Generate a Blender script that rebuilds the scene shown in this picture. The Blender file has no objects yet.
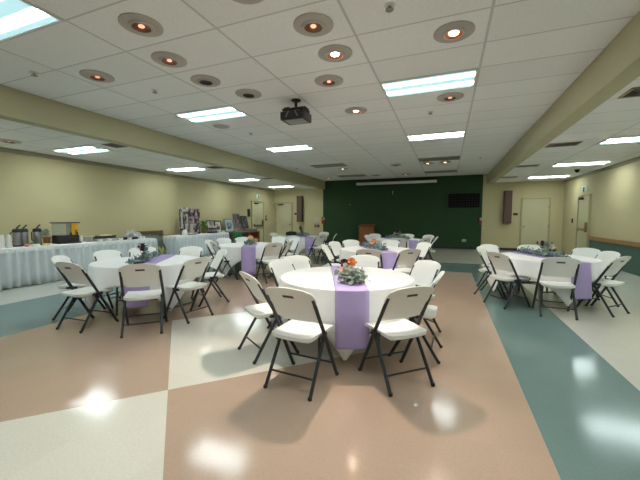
import bpy, bmesh, math, random
from mathutils import Vector, Matrix, Euler
random.seed(7)
PI = math.pi
S = bpy.context.scene
COL = S.collection

# ------------------------------------------------------------------ materials
def srgb(r, g, b):
    def f(c):
        c /= 255.0
        return c / 12.92 if c <= .04045 else ((c + .055) / 1.055) ** 2.4
    return (f(r), f(g), f(b), 1)

def new_mat(name):
    m = bpy.data.materials.new(name); m.use_nodes = True
    nt = m.node_tree; nt.nodes.clear()
    out = nt.nodes.new('ShaderNodeOutputMaterial')
    b = nt.nodes.new('ShaderNodeBsdfPrincipled')
    nt.links.new(b.outputs[0], out.inputs[0])
    return m, nt, b, out

def N(nt, t, **kw):
    n = nt.nodes.new(t)
    for k, v in kw.items(): setattr(n, k, v)
    return n

def math_(nt, op, a, b=None, c=None):
    n = N(nt, 'ShaderNodeMath', operation=op)
    for i, v in enumerate((a, b, c)):
        if v is None: continue
        if isinstance(v, (int, float)): n.inputs[i].default_value = v
        else: nt.links.new(v, n.inputs[i])
    return n.outputs[0]

def mix_(nt, fac, a, b, blend='MIX'):
    n = N(nt, 'ShaderNodeMix', data_type='RGBA', blend_type=blend)
    for sock, v in ((n.inputs[0], fac), (n.inputs[6], a), (n.inputs[7], b)):
        if isinstance(v, (int, float)): sock.default_value = v
        elif isinstance(v, tuple): sock.default_value = v
        else: nt.links.new(v, sock)
    return n.outputs[2]

def mat(name, col, rough=.6, metal=0, noise=0.0, nscale=40, bump=0.0, spec=.5, **extra):
    m, nt, b, out = new_mat(name)
    b.inputs['Roughness'].default_value = rough
    b.inputs['Metallic'].default_value = metal
    b.inputs['Specular IOR Level'].default_value = spec
    tc = N(nt, 'ShaderNodeTexCoord')
    nz = N(nt, 'ShaderNodeTexNoise'); nz.inputs['Scale'].default_value = nscale
    nz.inputs['Detail'].default_value = 3
    nt.links.new(tc.outputs['Object'], nz.inputs['Vector'])
    dark = tuple(c * (1 - noise) for c in col[:3]) + (1,)
    lite = tuple(min(1, c * (1 + noise)) for c in col[:3]) + (1,)
    nt.links.new(mix_(nt, nz.outputs['Fac'], dark, lite), b.inputs['Base Color'])
    if bump:
        bp = N(nt, 'ShaderNodeBump'); bp.inputs['Strength'].default_value = bump
        bp.inputs['Distance'].default_value = .01
        nt.links.new(nz.outputs['Fac'], bp.inputs['Height'])
        nt.links.new(bp.outputs[0], b.inputs['Normal'])
    for k, v in extra.items(): b.inputs[k].default_value = v
    return m

def emit_mat(name, col, strength, base=(.8, .8, .8, 1)):
    m, nt, b, out = new_mat(name)
    b.inputs['Base Color'].default_value = base
    b.inputs['Emission Color'].default_value = col
    b.inputs['Emission Strength'].default_value = strength
    return m

LAMP = 9.0
def diffuser_mat():
    # two tubes behind a prismatic lens: two bright bands along the panel
    m, nt, b, out = new_mat('fluorescent_lens')
    b.inputs['Base Color'].default_value = (.75, .8, .8, 1)
    b.inputs['Roughness'].default_value = .3
    tc = N(nt, 'ShaderNodeTexCoord'); sp = N(nt, 'ShaderNodeSeparateXYZ')
    nt.links.new(tc.outputs['Object'], sp.inputs[0])
    ay = math_(nt, 'ABSOLUTE', sp.outputs[1])
    d = math_(nt, 'ABSOLUTE', math_(nt, 'SUBTRACT', ay, .14))
    band = math_(nt, 'SMOOTHSTEP' if False else 'SUBTRACT', 1.0, math_(nt, 'DIVIDE', d, .075))
    band = math_(nt, 'MAXIMUM', band, 0.0)
    band = math_(nt, 'POWER', band, 1.2)
    st = math_(nt, 'ADD', math_(nt, 'MULTIPLY', band, LAMP * 3.9), LAMP * .06)
    nt.links.new(mix_(nt, math_(nt, 'MINIMUM', math_(nt, 'MULTIPLY', band, 4), 1.0), (.42, .82, .92, 1), (.88, .98, .97, 1)), b.inputs['Emission Color'])
    nt.links.new(st, b.inputs['Emission Strength'])
    return m

M = {}
M['chair_plastic'] = mat('white_moulded_plastic', (.85, .855, .825, 1), .42, noise=.04, nscale=60, bump=.05)
M['chair_metal'] = mat('charcoal_powder_coat', (.020, .022, .027, 1), .42, noise=.1, nscale=90)
M['slot_shade'] = mat('slot_shade_paint', (.07, .068, .065, 1), .7)  # dark colour stands in for the shade inside the handle opening
M['cap'] = mat('black_rubber', (.015, .015, .015, 1), .7)
M['black_plastic'] = mat('black_plastic', (.018, .018, .02, 1), .45)
M['cloth'] = mat('white_tablecloth', (.82, .82, .82, 1), .85, noise=.03, nscale=9, bump=.05, spec=.2)
M['skirt'] = mat('white_satin_skirt', (.64, .69, .72, 1), .6, noise=.04, nscale=6, spec=.3)
M['runner'] = mat('lavender_satin', (.43, .345, .62, 1), .55, noise=.06, nscale=14, spec=.35)
M['tabletop'] = mat('grey_table_plastic', (.6, .6, .57, 1), .5)
M['table_leg'] = mat('grey_steel', (.1, .1, .105, 1), .4, .5)
M['wall'] = mat('khaki_paint', (.52, .463, .27, 1), .7, noise=.03, nscale=3, bump=.04, spec=.3)
M['beam'] = mat('khaki_beam_paint', (.48, .455, .30, 1), .75, noise=.03, nscale=3, spec=.25)
M['green'] = mat('dark_green_paint', (.028, .068, .029, 1), .65, noise=.06, nscale=3, spec=.25)
M['wainscot'] = mat('green_wainscot_paint', (.07, .13, .10, 1), .6, noise=.05, nscale=3, spec=.3)
M['rail'] = mat('oak_rail', (.30, .16, .065, 1), .5, noise=.25, nscale=12)
M['molding'] = mat('taupe_molding', (.33, .295, .205, 1), .6, noise=.05)
M['base'] = mat('black_rubber_base', (.02, .02, .02, 1), .5)
M['door'] = mat('khaki_door_paint', (.52, .49, .31, 1), .5, noise=.02, nscale=4)
M['frame_paint'] = mat('khaki_frame_paint', (.40, .36, .20, 1), .5, noise=.02)
M['brass'] = mat('aged_brass', (.28, .2, .09, 1), .4, .8)
M['steel'] = mat('brushed_steel', (.27, .27, .275, 1), .32, .9, noise=.15, nscale=30)
M['fixture'] = mat('white_fixture_frame', (.7, .7, .68, 1), .5)
M['lens'] = diffuser_mat()
M['lens_off'] = mat('grey_unlit_lens', (.22, .22, .2, 1), .4, noise=.1, nscale=50)
M['trim_ring'] = mat('grey_trim_ring', (.42, .39, .35, 1), .5)
M['can'] = mat('copper_reflector', (.22, .10, .055, 1), .4, .5)
M['can_dark'] = mat('dark_reflector', (.01, .01, .015, 1), .5)
M['bulb'] = emit_mat('warm_bulb', (1, .62, .36, 1), 14)
M['bulb_dim'] = emit_mat('amber_bulb', (1, .42, .22, 1), .9)
M['bulb_off'] = mat('unlit_bulb', (.05, .05, .05, 1), .3)
M['vent'] = mat('dark_vent', (.03, .03, .03, 1), .6)
M['speaker_grey'] = mat('grey_grille', (.45, .45, .42, 1), .6, noise=.2, nscale=200)
M['sensor'] = mat('sensor_grey', (.3, .3, .29, 1), .6)
M['brown_grille'] = mat('brown_speaker_cloth', (.115, .07, .055, 1), .85, noise=.2, nscale=80)
M['walnut'] = mat('dark_walnut', (.05, .03, .02, 1), .5, noise=.25, nscale=12)
M['lectern'] = mat('orange_oak', (.30, .10, .025, 1), .5, noise=.3, nscale=8)
M['tvblack'] = mat('black_panel', (.004, .0045, .004, 1), .7, spec=.15)
M['tvgrid'] = mat('charcoal_bars', (.006, .0065, .006, 1), .6)
M['white_paint'] = mat('white_case', (.62, .63, .60, 1), .5)
M['paper'] = mat('white_paper', (.50, .50, .44, 1), .8)
M['red'] = mat('red_plastic', (.35, .03, .02, 1), .4)
M['leaf'] = mat('eucalyptus_leaf', (.29, .36, .30, 1), .7, noise=.45, nscale=30)
M['leaf_blue'] = mat('blue_green_leaf', (.22, .30, .29, 1), .7, noise=.45, nscale=30)
M['leaf_green'] = mat('bright_green_leaf', (.12, .26, .05, 1), .6, noise=.4, nscale=20)
M['leaf_lime'] = mat('yellow_green_leaf', (.35, .38, .06, 1), .6, noise=.3, nscale=20)
M['stem'] = mat('green_stem', (.12, .14, .06, 1), .7)
M['orange_petal'] = mat('orange_petal', (.85, .30, .12, 1), .6, noise=.25, nscale=40)
M['peach_petal'] = mat('peach_petal', (.85, .48, .30, 1), .6, noise=.2, nscale=40)
M['burgundy_petal'] = mat('burgundy_petal', (.075, .012, .028, 1), .6, noise=.4, nscale=40)
M['white_petal'] = mat('white_petal', (.8, .8, .76, 1), .6, noise=.1, nscale=40)
M['foam'] = mat('white_foam', (.8, .79, .76, 1), .7)
M['clear'] = mat('clear_plastic', (.80, .86, .84, 1), .08, **{'Transmission Weight': .8, 'IOR': 1.06})
M['glass'] = mat('clear_glass', (.9, .94, .93, 1), .04, **{'Transmission Weight': .95, 'IOR': 1.35})
M['juice'] = mat('orange_juice', (.80, .42, .02, 1), .35, noise=.2, nscale=9)
M['juice_dark'] = mat('amber_juice', (.4, .15, .02, 1), .35)
M['foil'] = mat('aluminium_foil', (.5, .5, .49, 1), .3, .85, noise=.3, nscale=50, bump=.4)
M['food_brown'] = mat('brown_food', (.14, .07, .03, 1), .8, noise=.6, nscale=50, bump=.5)
M['food_mix'] = mat('green_food', (.18, .2, .09, 1), .8, noise=.6, nscale=50, bump=.5)
M['food_cream'] = mat('cream_food', (.75, .66, .42, 1), .8, noise=.2, nscale=50, bump=.3)
M['terracotta'] = mat('terracotta', (.32, .12, .05, 1), .75, noise=.2)
M['yellow'] = mat('pale_yellow', (.72, .68, .25, 1), .6)
M['pink'] = mat('salmon_pink', (.65, .26, .2, 1), .6)
M['greencloth'] = mat('green_cloth', (.01, .16, .06, 1), .8, noise=.15, nscale=8)
M['greycloth'] = mat('grey_cloth', (.16, .16, .18, 1), .85, noise=.2, nscale=10)
M['woodframe'] = mat('brown_frame_wood', (.10, .055, .022, 1), .45, noise=.3, nscale=15)
M['blackframe'] = mat('black_frame', (.02, .016, .014, 1), .4)
M['greyframe'] = mat('pewter_frame', (.22, .22, .21, 1), .45)
M['matboard'] = mat('cream_matboard', (.62, .60, .53, 1), .8)
M['bluemat'] = mat('pale_blue_matboard', (.42, .48, .52, 1), .8)
M['book'] = mat('album_cover', (.07, .05, .055, 1), .6)
M['bread'] = mat('bread_crust', (.45, .25, .09, 1), .8, noise=.3)
M['sign_green'] = emit_mat('exit_sign_glow', (.6, .9, .75, 1), .12, (.5, .6, .52, 1))

def collage(name, scale, cols, seed):
    # photograph collage: a random tint for every small rectangle of the board
    m, nt, b, out = new_mat(name)
    b.inputs['Roughness'].default_value = .5
    tc = N(nt, 'ShaderNodeTexCoord')
    mp = N(nt, 'ShaderNodeMapping'); mp.inputs['Scale'].default_value = scale
    mp.inputs['Location'].default_value = (seed, seed * .37, seed * .71)
    nt.links.new(tc.outputs['Object'], mp.inputs[0])
    v = N(nt, 'ShaderNodeTexVoronoi', distance='CHEBYCHEV'); v.inputs['Scale'].default_value = 1
    v.inputs['Randomness'].default_value = .55
    nt.links.new(mp.outputs[0], v.inputs['Vector'])
    sp = N(nt, 'ShaderNodeSeparateColor'); nt.links.new(v.outputs['Color'], sp.inputs[0])
    cr = N(nt, 'ShaderNodeValToRGB'); cr.color_ramp.interpolation = 'CONSTANT'
    while len(cr.color_ramp.elements) < len(cols): cr.color_ramp.elements.new(.5)
    for i, c in enumerate(cols):
        cr.color_ramp.elements[i].position = i / len(cols); cr.color_ramp.elements[i].color = c
    nt.links.new(sp.outputs[0], cr.inputs[0])
    nt.links.new(cr.outputs[0], b.inputs['Base Color'])
    return m
PH = [(.012, .01, .012, 1), (.75, .72, .72, 1), (.10, .06, .06, 1), (.3, .2, .2, 1), (.03, .03, .05, 1), (.7, .68, .68, 1), (.16, .2, .14, 1), (.05, .03, .03, 1)]
M['collage'] = collage('photo_collage', (14, 14, 12), PH, 3.3)
M['collage_fine'] = collage('photo_collage_mauve', (16, 16, 13), [(.05, .03, .035, 1), (.35, .25, .27, 1), (.12, .07, .08, 1), (.5, .42, .42, 1), (.03, .02, .03, 1), (.22, .12, .13, 1)], 8.1)
M['picture_portrait'] = collage('portrait_print', (7, 7, 6), [(.5, .35, .28, 1), (.2, .08, .06, 1), (.6, .52, .45, 1), (.12, .06, .05, 1)], 1.9)
M['picture_blue'] = collage('blue_print', (6, 6, 5), [(.04, .07, .1, 1), (.25, .32, .35, 1), (.07, .1, .11, 1), (.4, .46, .48, 1)], 5.2)
M['picture_mauve'] = collage('mauve_print', (9, 9, 6), [(.16, .12, .14, 1), (.24, .19, .2, 1), (.1, .07, .08, 1), (.3, .24, .25, 1)], 2.4)
M['picture_dark'] = collage('dark_print', (13, 13, 9), [(.02, .02, .025, 1), (.12, .11, .12, 1), (.04, .03, .04, 1), (.07, .06, .06, 1)], 6.6)
M['picture_grey'] = collage('grey_green_print', (4, 4, 4), [(.09, .10, .08, 1), (.14, .16, .13, 1), (.05, .06, .05, 1), (.2, .2, .18, 1)], 4.7)
M['picture_sepia'] = collage('sepia_print', (8, 8, 7), [(.5, .46, .38, 1), (.62, .6, .54, 1), (.3, .27, .22, 1), (.55, .5, .45, 1)], 9.4)

# floor: vinyl tile, rose field with cream diamonds, teal border, cream surround
def floor_mat():
    m, nt, b, out = new_mat('waxed_vinyl_tile')
    tc = N(nt, 'ShaderNodeTexCoord'); sp = N(nt, 'ShaderNodeSeparateXYZ')
    nt.links.new(tc.outputs['Object'], sp.inputs[0])
    x, y = sp.outputs[0], sp.outputs[1]
    def inside(v, a, c):
        return math_(nt, 'MULTIPLY', math_(nt, 'GREATER_THAN', v, a), math_(nt, 'LESS_THAN', v, c))
    teal = math_(nt, 'MULTIPLY', inside(x, -6.47, 1.465), math_(nt, 'LESS_THAN', y, 10.55))
    rose = math_(nt, 'MULTIPLY', inside(x, -4.735, .595), math_(nt, 'LESS_THAN', y, 8.80))
    P = 2.69
    ym = math_(nt, 'SUBTRACT', math_(nt, 'MODULO', math_(nt, 'ADD', math_(nt, 'SUBTRACT', y, 1.888), P * 10), P), P / 2)
    dd = math_(nt, 'ADD', math_(nt, 'ABSOLUTE', ym), math_(nt, 'ABSOLUTE', math_(nt, 'ADD', x, 2.045)))
    dia = math_(nt, 'MULTIPLY', math_(nt, 'LESS_THAN', dd, P / 2), math_(nt, 'LESS_THAN', y, 4.6))
    cream = (.66, .65, .575, 1)
    c = mix_(nt, teal, (.56, .56, .50, 1), (.145, .23, .222, 1))
    c = mix_(nt, rose, c, (.445, .328, .25, 1))
    c = mix_(nt, dia, c, cream)
    # one-foot tiles, each a shade of its own, with a fleck
    fx = math_(nt, 'FLOOR', math_(nt, 'DIVIDE', x, .3048)); fy = math_(nt, 'FLOOR', math_(nt, 'DIVIDE', y, .3048))
    cb = N(nt, 'ShaderNodeCombineXYZ'); nt.links.new(fx, cb.inputs[0]); nt.links.new(fy, cb.inputs[1])
    wn = N(nt, 'ShaderNodeTexWhiteNoise', noise_dimensions='2D'); nt.links.new(cb.outputs[0], wn.inputs['Vector'])
    n1 = N(nt, 'ShaderNodeTexNoise'); n1.inputs['Scale'].default_value = 70; n1.inputs['Detail'].default_value = 4
    nt.links.new(tc.outputs['Object'], n1.inputs['Vector'])
    n2 = N(nt, 'ShaderNodeTexNoise'); n2.inputs['Scale'].default_value = 1.3; n2.inputs['Detail'].default_value = 5
    nt.links.new(tc.outputs['Object'], n2.inputs['Vector'])
    k = math_(nt, 'ADD', .97, math_(nt, 'MULTIPLY', wn.outputs['Value'], .04))
    k = math_(nt, 'ADD', k, math_(nt, 'MULTIPLY', math_(nt, 'SUBTRACT', n1.outputs['Fac'], .5), .28))
    kc = N(nt, 'ShaderNodeCombineColor')
    for i in range(3): nt.links.new(k, kc.inputs[i])
    c = mix_(nt, 1.0, c, kc.outputs[0], 'MULTIPLY')
    # thin dark scuffs
    sc = N(nt, 'ShaderNodeTexVoronoi', feature='DISTANCE_TO_EDGE'); sc.inputs['Scale'].default_value = .9
    nt.links.new(tc.outputs['Object'], sc.inputs['Vector'])
    nt.links.new(c, b.inputs['Base Color'])
    r = math_(nt, 'ADD', .07, math_(nt, 'MULTIPLY', n2.outputs['Fac'], .13))
    nt.links.new(r, b.inputs['Roughness'])
    b.inputs['Specular IOR Level'].default_value = .5
    bp = N(nt, 'ShaderNodeBump'); bp.inputs['Strength'].default_value = .08; bp.inputs['Distance'].default_value = .004
    n3 = N(nt, 'ShaderNodeTexNoise'); n3.inputs['Scale'].default_value = 14; n3.inputs['Detail'].default_value = 2
    nt.links.new(tc.outputs['Object'], n3.inputs['Vector'])
    nt.links.new(n3.outputs['Fac'], bp.inputs['Height']); nt.links.new(bp.outputs[0], b.inputs['Normal'])
    return m
M['floor'] = floor_mat()

def ceiling_mat(name, x0, y0):
    m, nt, b, out = new_mat(name)
    tc = N(nt, 'ShaderNodeTexCoord'); sp = N(nt, 'ShaderNodeSeparateXYZ')
    nt.links.new(tc.outputs['Object'], sp.inputs[0])
    def bar(v, o, pitch, w):
        t = math_(nt, 'MODULO', math_(nt, 'ADD', math_(nt, 'SUBTRACT', v, o), pitch * 40.5), pitch)
        return math_(nt, 'LESS_THAN', math_(nt, 'ABSOLUTE', math_(nt, 'SUBTRACT', t, pitch / 2)), w)
    g = math_(nt, 'MAXIMUM', bar(sp.outputs[0], x0, 1.2192, .013), bar(sp.outputs[1], y0, .6096, .010))
    n1 = N(nt, 'ShaderNodeTexNoise'); n1.inputs['Scale'].default_value = 55; n1.inputs['Detail'].default_value = 5
    nt.links.new(tc.outputs['Object'], n1.inputs['Vector'])
    fx = math_(nt, 'FLOOR', math_(nt, 'DIVIDE', math_(nt, 'SUBTRACT', sp.outputs[0], x0), 1.2192))
    fy = math_(nt, 'FLOOR', math_(nt, 'DIVIDE', math_(nt, 'SUBTRACT', sp.outputs[1], y0), .6096))
    cb = N(nt, 'ShaderNodeCombineXYZ'); nt.links.new(fx, cb.inputs[0]); nt.links.new(fy, cb.inputs[1])
    wn = N(nt, 'ShaderNodeTexWhiteNoise', noise_dimensions='2D'); nt.links.new(cb.outputs[0], wn.inputs['Vector'])
    k = math_(nt, 'ADD', .94, math_(nt, 'MULTIPLY', wn.outputs['Value'], .06))
    k = math_(nt, 'ADD', k, math_(nt, 'MULTIPLY', math_(nt, 'SUBTRACT', n1.outputs['Fac'], .5), .22))
    kc = N(nt, 'ShaderNodeCombineColor')
    for i in range(3): nt.links.new(k, kc.inputs[i])
    c = mix_(nt, 1.0, (.84, .845, .83, 1), kc.outputs[0], 'MULTIPLY')
    c = mix_(nt, g, c, (.58, .585, .57, 1))
    nt.links.new(c, b.inputs['Base Color'])
    b.inputs['Roughness'].default_value = .85; b.inputs['Specular IOR Level'].default_value = .2
    bp = N(nt, 'ShaderNodeBump'); bp.inputs['Strength'].default_value = .35; bp.inputs['Distance'].default_value = .004
    hgt = math_(nt, 'SUBTRACT', n1.outputs['Fac'], math_(nt, 'MULTIPLY', g, 1.0))
    nt.links.new(hgt, bp.inputs['Height']); nt.links.new(bp.outputs[0], b.inputs['Normal'])
    return m
M['ceil_main'] = ceiling_mat('acoustic_tile_hall', -4.56, 2.06)
M['ceil_left'] = ceiling_mat('acoustic_tile_side_a', -8.06, 2.06)
M['ceil_right'] = ceiling_mat('acoustic_tile_side_b', 2.70, 2.06)

# ------------------------------------------------------------------ mesh helpers
def BM(): return bmesh.new()

def box(bm, c, s, rot=None, bevel=0.0):
    mx = Matrix.Translation(c)
    if rot: mx = mx @ Euler(rot).to_matrix().to_4x4()
    r = bmesh.ops.create_cube(bm, size=1, matrix=mx @ Matrix.Diagonal((*s, 1)))
    if bevel:
        es = list({e for v in r['verts'] for e in v.link_edges})
        bmesh.ops.bevel(bm, geom=es, offset=bevel, segments=2, affect='EDGES', profile=.5)
    return bm

def tube(bm, pts, r, seg=10, cap=True):
    pts = [Vector(p) for p in pts]
    rs = r if isinstance(r, (list, tuple)) else [r] * len(pts)
    rings = []
    prev = None
    for i, p in enumerate(pts):
        a = pts[max(i - 1, 0)]; b = pts[min(i + 1, len(pts) - 1)]
        t = (b - a).normalized()
        if prev is None:
            u = t.orthogonal().normalized()
        else:
            u = (prev - t * prev.dot(t)).normalized()
        prev = u
        w = t.cross(u)
        rings.append([bm.verts.new(p + rs[i] * (math.cos(2 * PI * k / seg) * u + math.sin(2 * PI * k / seg) * w)) for k in range(seg)])
    for A, B in zip(rings, rings[1:]):
        for k in range(seg):
            bm.faces.new((A[k], A[(k + 1) % seg], B[(k + 1) % seg], B[k]))
    if cap:
        bm.faces.new(rings[0][::-1]); bm.faces.new(rings[-1])
    return bm

def lathe(bm, prof, c=(0, 0, 0), seg=32, cap_bottom=True, cap_top=True):
    c = Vector(c); rings = []
    for r, z in prof:
        rings.append([bm.verts.new(c + Vector((r * math.cos(2 * PI * k / seg), r * math.sin(2 * PI * k / seg), z))) for k in range(seg)])
    for A, B in zip(rings, rings[1:]):
        for k in range(seg):
            bm.faces.new((A[k], A[(k + 1) % seg], B[(k + 1) % seg], B[k]))
    if cap_bottom: bm.faces.new(rings[0][::-1])
    if cap_top: bm.faces.new(rings[-1])
    return bm

def ball(bm, c, r, squash=(1, 1, 1), sub=2):
    mx = Matrix.Translation(c) @ Matrix.Diagonal((*squash, 1))
    bmesh.ops.create_icosphere(bm, subdivisions=sub, radius=r, matrix=mx)
    return bm

def plate(bm, fn, nu, nv, thick, skip=None):
    """A thick curved sheet: fn(u,v,side) with side 0/1 gives front/back; walls close rims and the skipped cells."""
    F = [[bm.verts.new(fn(i / nu, j / nv, 0)) for i in range(nu + 1)] for j in range(nv + 1)]
    K = [[bm.verts.new(fn(i / nu, j / nv, 1)) for i in range(nu + 1)] for j in range(nv + 1)]
    ok = lambda i, j: 0 <= i < nu and 0 <= j < nv and not (skip and skip(i, j))
    for j in range(nv):
        for i in range(nu):
            if not ok(i, j): continue
            bm.faces.new((F[j][i], F[j][i + 1], F[j + 1][i + 1], F[j + 1][i]))
            bm.faces.new((K[j][i], K[j + 1][i], K[j + 1][i + 1], K[j][i + 1]))
            for (a, b, ni, nj) in (((j, i), (j, i + 1), i, j - 1), ((j, i + 1), (j + 1, i + 1), i + 1, j),
                                   ((j + 1, i + 1), (j + 1, i), i, j + 1), ((j + 1, i), (j, i), i - 1, j)):
                if not ok(ni, nj):
                    bm.faces.new((F[a[0]][a[1]], K[a[0]][a[1]], K[b[0]][b[1]], F[b[0]][b[1]]))
    return bm

def obj(name, bm, m, parent=None, loc=None, rot=None, smooth=35, recalc=True, **props):
    if recalc: bmesh.ops.recalc_face_normals(bm, faces=bm.faces[:])
    me = bpy.data.meshes.new(name); bm.to_mesh(me); bm.free()
    me.materials.append(M[m] if isinstance(m, str) else m)
    if smooth:
        me.shade_smooth(); me.set_sharp_from_angle(angle=math.radians(smooth))
    o = bpy.data.objects.new(name, me); COL.objects.link(o)
    if parent: o.parent = parent
    if loc: o.location = loc
    if rot: o.rotation_euler = rot
    for k, v in props.items(): o[k] = v
    return o

def tag(o, label, cat, group=None):
    o['label'] = label; o['category'] = cat
    if group: o['group'] = group
    return o

def thing(name, label, cat, loc=(0, 0, 0), rz=0, group=None):
    o = bpy.data.objects.new(name, None); COL.objects.link(o)
    o.empty_display_size = .1
    o.location = loc; o.rotation_euler = (0, 0, rz)
    return tag(o, label, cat, group)

def dup(root, loc, rz, label, group=None, rot=None):
    kids = {}
    for o in root.children: kids[o.name] = o
    r = root.copy(); COL.objects.link(r); r.location = loc
    r.rotation_euler = rot if rot else (0, 0, rz)
    r['label'] = label
    if group: r['group'] = group
    for ch in root.children:
        c = ch.copy(); COL.objects.link(c); c.parent = r
        for g in ch.children:
            d = g.copy(); COL.objects.link(d); d.parent = c
    return r

def struct(name, bm, m, parent=None, **kw):
    o = obj(name, bm, m, parent, **kw)
    if not parent: o['kind'] = 'structure'
    return o

# ------------------------------------------------------------------ room
XL, XR, YB, YF = -8.72, 4.25, 15.45, -5.0
ZC, ZB, ZBEAM = 3.195, 2.83, 2.785
BLI, BLO = -5.78, -6.0      # left beam inner / outer face
BRI, BRO = 1.53, 1.745
bm = BM(); box(bm, ((XL + XR) / 2, (YB + YF) / 2, -.05), (XR - XL + .4, YB - YF + .4, .1)); struct('floor', bm, 'floor', smooth=0)
bm = BM(); box(bm, ((BLI + BRI) / 2, (YB + YF) / 2, ZC + .05), (BRI - BLI + .1, YB - YF + .3, .1)); struct('ceiling', bm, 'ceil_main', smooth=0)
bm = BM(); box(bm, ((XL + BLO) / 2, (YB + YF) / 2, ZB + .05), (BLO - XL + .1, YB - YF + .3, .1)); struct('ceiling_left', bm, 'ceil_left', smooth=0)
bm = BM(); box(bm, ((XR + BRO) / 2, (YB + YF) / 2, ZB + .05), (XR - BRO + .1, YB - YF + .3, .1)); struct('ceiling_right', bm, 'ceil_right', smooth=0)
for nm, a, b in (('beam_left', BLO, BLI), ('beam_right', BRI, BRO)):
    bm = BM(); box(bm, ((a + b) / 2, (YB + YF) / 2, (ZBEAM + ZC + .05) / 2), (b - a, YB - YF + .1, ZC + .05 - ZBEAM)); struct(nm, bm, 'beam', smooth=0)
bm = BM(); box(bm, (XL - .1, (YB + YF) / 2, 1.65), (.2, YB - YF + .4, 3.3)); struct('wall_left', bm, 'wall', smooth=0)
bm = BM(); box(bm, (XR + .1, (YB + YF) / 2, 1.65), (.2, YB - YF + .4, 3.3)); struct('wall_right', bm, 'wall', smooth=0)
bm = BM(); box(bm, ((XL + XR) / 2, YF - .1, 1.65), (XR - XL, .2, 3.3)); struct('wall_front', bm, 'wall', smooth=0)
GXL, GXR = -5.885, 1.37
bm = BM(); box(bm, ((XL + GXL) / 2, YB + .1, 1.65), (GXL - XL, .2, 3.3)); struct('wall_back_left', bm, 'wall', smooth=0)
bm = BM(); box(bm, ((GXL + GXR) / 2, YB + .1, 1.65), (GXR - GXL, .2, 3.3)); struct('wall_back', bm, 'green', smooth=0)
bm = BM(); box(bm, ((XR + GXR) / 2, YB + .1, 1.65), (XR - GXR, .2, 3.3)); struct('wall_back_right', bm, 'wall', smooth=0)
# trims
bm = BM(); box(bm, ((GXL + GXR) / 2, YB - .008, .05), (GXR - GXL, .016, .1)); struct('baseboard_back', bm, 'base', smooth=0)
bm = BM(); box(bm, ((XR + GXR) / 2 + 1.22 / 2 + .5, YB - .008, .05), (.35, .016, .1)); box(bm, ((GXR + 2.77) / 2, YB - .008, .05), (2.77 - GXR, .016, .1)); struct('baseboard_right', bm, 'base', smooth=0)
bm = BM(); box(bm, (XL + .02, (YB + YF) / 2, ZB - .045), (.04, YB - YF, .09), bevel=.01); struct('trim_1', bm, 'molding', smooth=0)
bm = BM(); box(bm, (XR - .02, (YB + YF) / 2, ZB - .045), (.04, YB - YF, .09), bevel=.01); struct('trim_2', bm, 'molding', smooth=0)
WY = 12.78   # wainscot ends at the side door
bm = BM(); box(bm, (XR - .005, (WY + YF) / 2, .34), (.01, WY - YF, .68)); struct('trim_3', bm, 'wainscot', smooth=0)
bm = BM(); box(bm, (XR - .018, (WY + YF) / 2, .735), (.036, WY - YF, .115), bevel=.008); struct('trim_4', bm, 'rail', smooth=0)
bm = BM(); box(bm, (XL + .005, (13.2 + YF) / 2, .34), (.01, 13.2 - YF, .68)); struct('trim_5', bm, 'wainscot', smooth=0)
bm = BM(); box(bm, (XL + .018, (13.2 + YF) / 2, .735), (.036, 13.2 - YF, .115), bevel=.008); struct('trim_6', bm, 'rail', smooth=0)

# doors --------------------------------------------------------------
def door(name, w, h, loc, rz, closer=False, bar=False, knob_side=-1, sign=False):
    """local: x along the wall, -y into the room."""
    f = BM(); fw = .05
    box(f, (-w / 2 - fw / 2, -.012, h / 2), (fw, .10, h), bevel=.004)
    box(f, (w / 2 + fw / 2, -.012, h / 2), (fw, .10, h), bevel=.004)
    box(f, (0, -.012, h + fw / 2), (w + 2 * fw, .10, fw), bevel=.004)
    fr = struct(name, f, 'frame_paint', smooth=0, loc=loc, rot=(0, 0, rz))
    l = BM(); box(l, (0, -.012, h / 2 + .004), (w - .008, .045, h - .012), bevel=.003); obj('door_leaf', l, 'door', fr, smooth=0)
    if bar:
        k = BM(); box(k, (0, -.075, .98), (w * .78, .05, .06), bevel=.01); box(k, (-w * .36, -.06, .98), (.06, .08, .1), bevel=.01); box(k, (w * .36, -.06, .98), (.06, .08, .1), bevel=.01)
        obj('panic_bar', k, 'brass', fr)
        k = BM(); box(k, (knob_side * w * .42, -.065, 1.06), (.1, .08, .32), bevel=.015); obj('lock_case', k, 'brass', fr)
    else:
        k = BM(); lathe(k, [(.03, 0), (.03, .008), (.012, .012), (.012, .035), (.028, .045), (.03, .06), (.02, .072)], seg=20)
        o = obj('door_knob', k, 'brass', fr, loc=(knob_side * (w / 2 - .07), -.034, 1.0), rot=(PI / 2, 0, 0))
        for z in (.25, 1.03, 1.80):
            k = BM(); box(k, (-knob_side * (w / 2 - .006), -.045, z), (.022, .02, .1), bevel=.004); obj('hinge', k, 'brass', fr)
    if closer:
        k = BM(); box(k, (knob_side * -.05 * w - .12, -.075, h - .07), (.3, .08, .07), bevel=.012)
        tube(k, [(-.1, -.11, h - .05), (.12, -.2, h - .03), (.02, -.08, h + .02)], .008, 8)
        obj('door_closer', k, 'walnut', fr)
    if sign:
        k = BM(); box(k, (0.02, -.037, 1.52), (.22, .004, .14)); obj('notice', k, 'paper', fr, smooth=0)
    return fr
door('door_1', .92, 2.11, (-8.12, YB, 0), 0, closer=True, knob_side=1, sign=True)
door('door_2', .92, 2.11, (3.305, YB, 0), 0, knob_side=-1)
door('door_3', .98, 2.11, (XL, 13.78, 0), PI / 2, closer=True, bar=True, knob_side=1)
door('door_4', .90, 2.08, (XR, 13.3, 0), -PI / 2, closer=True, bar=True, knob_side=1)

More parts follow.
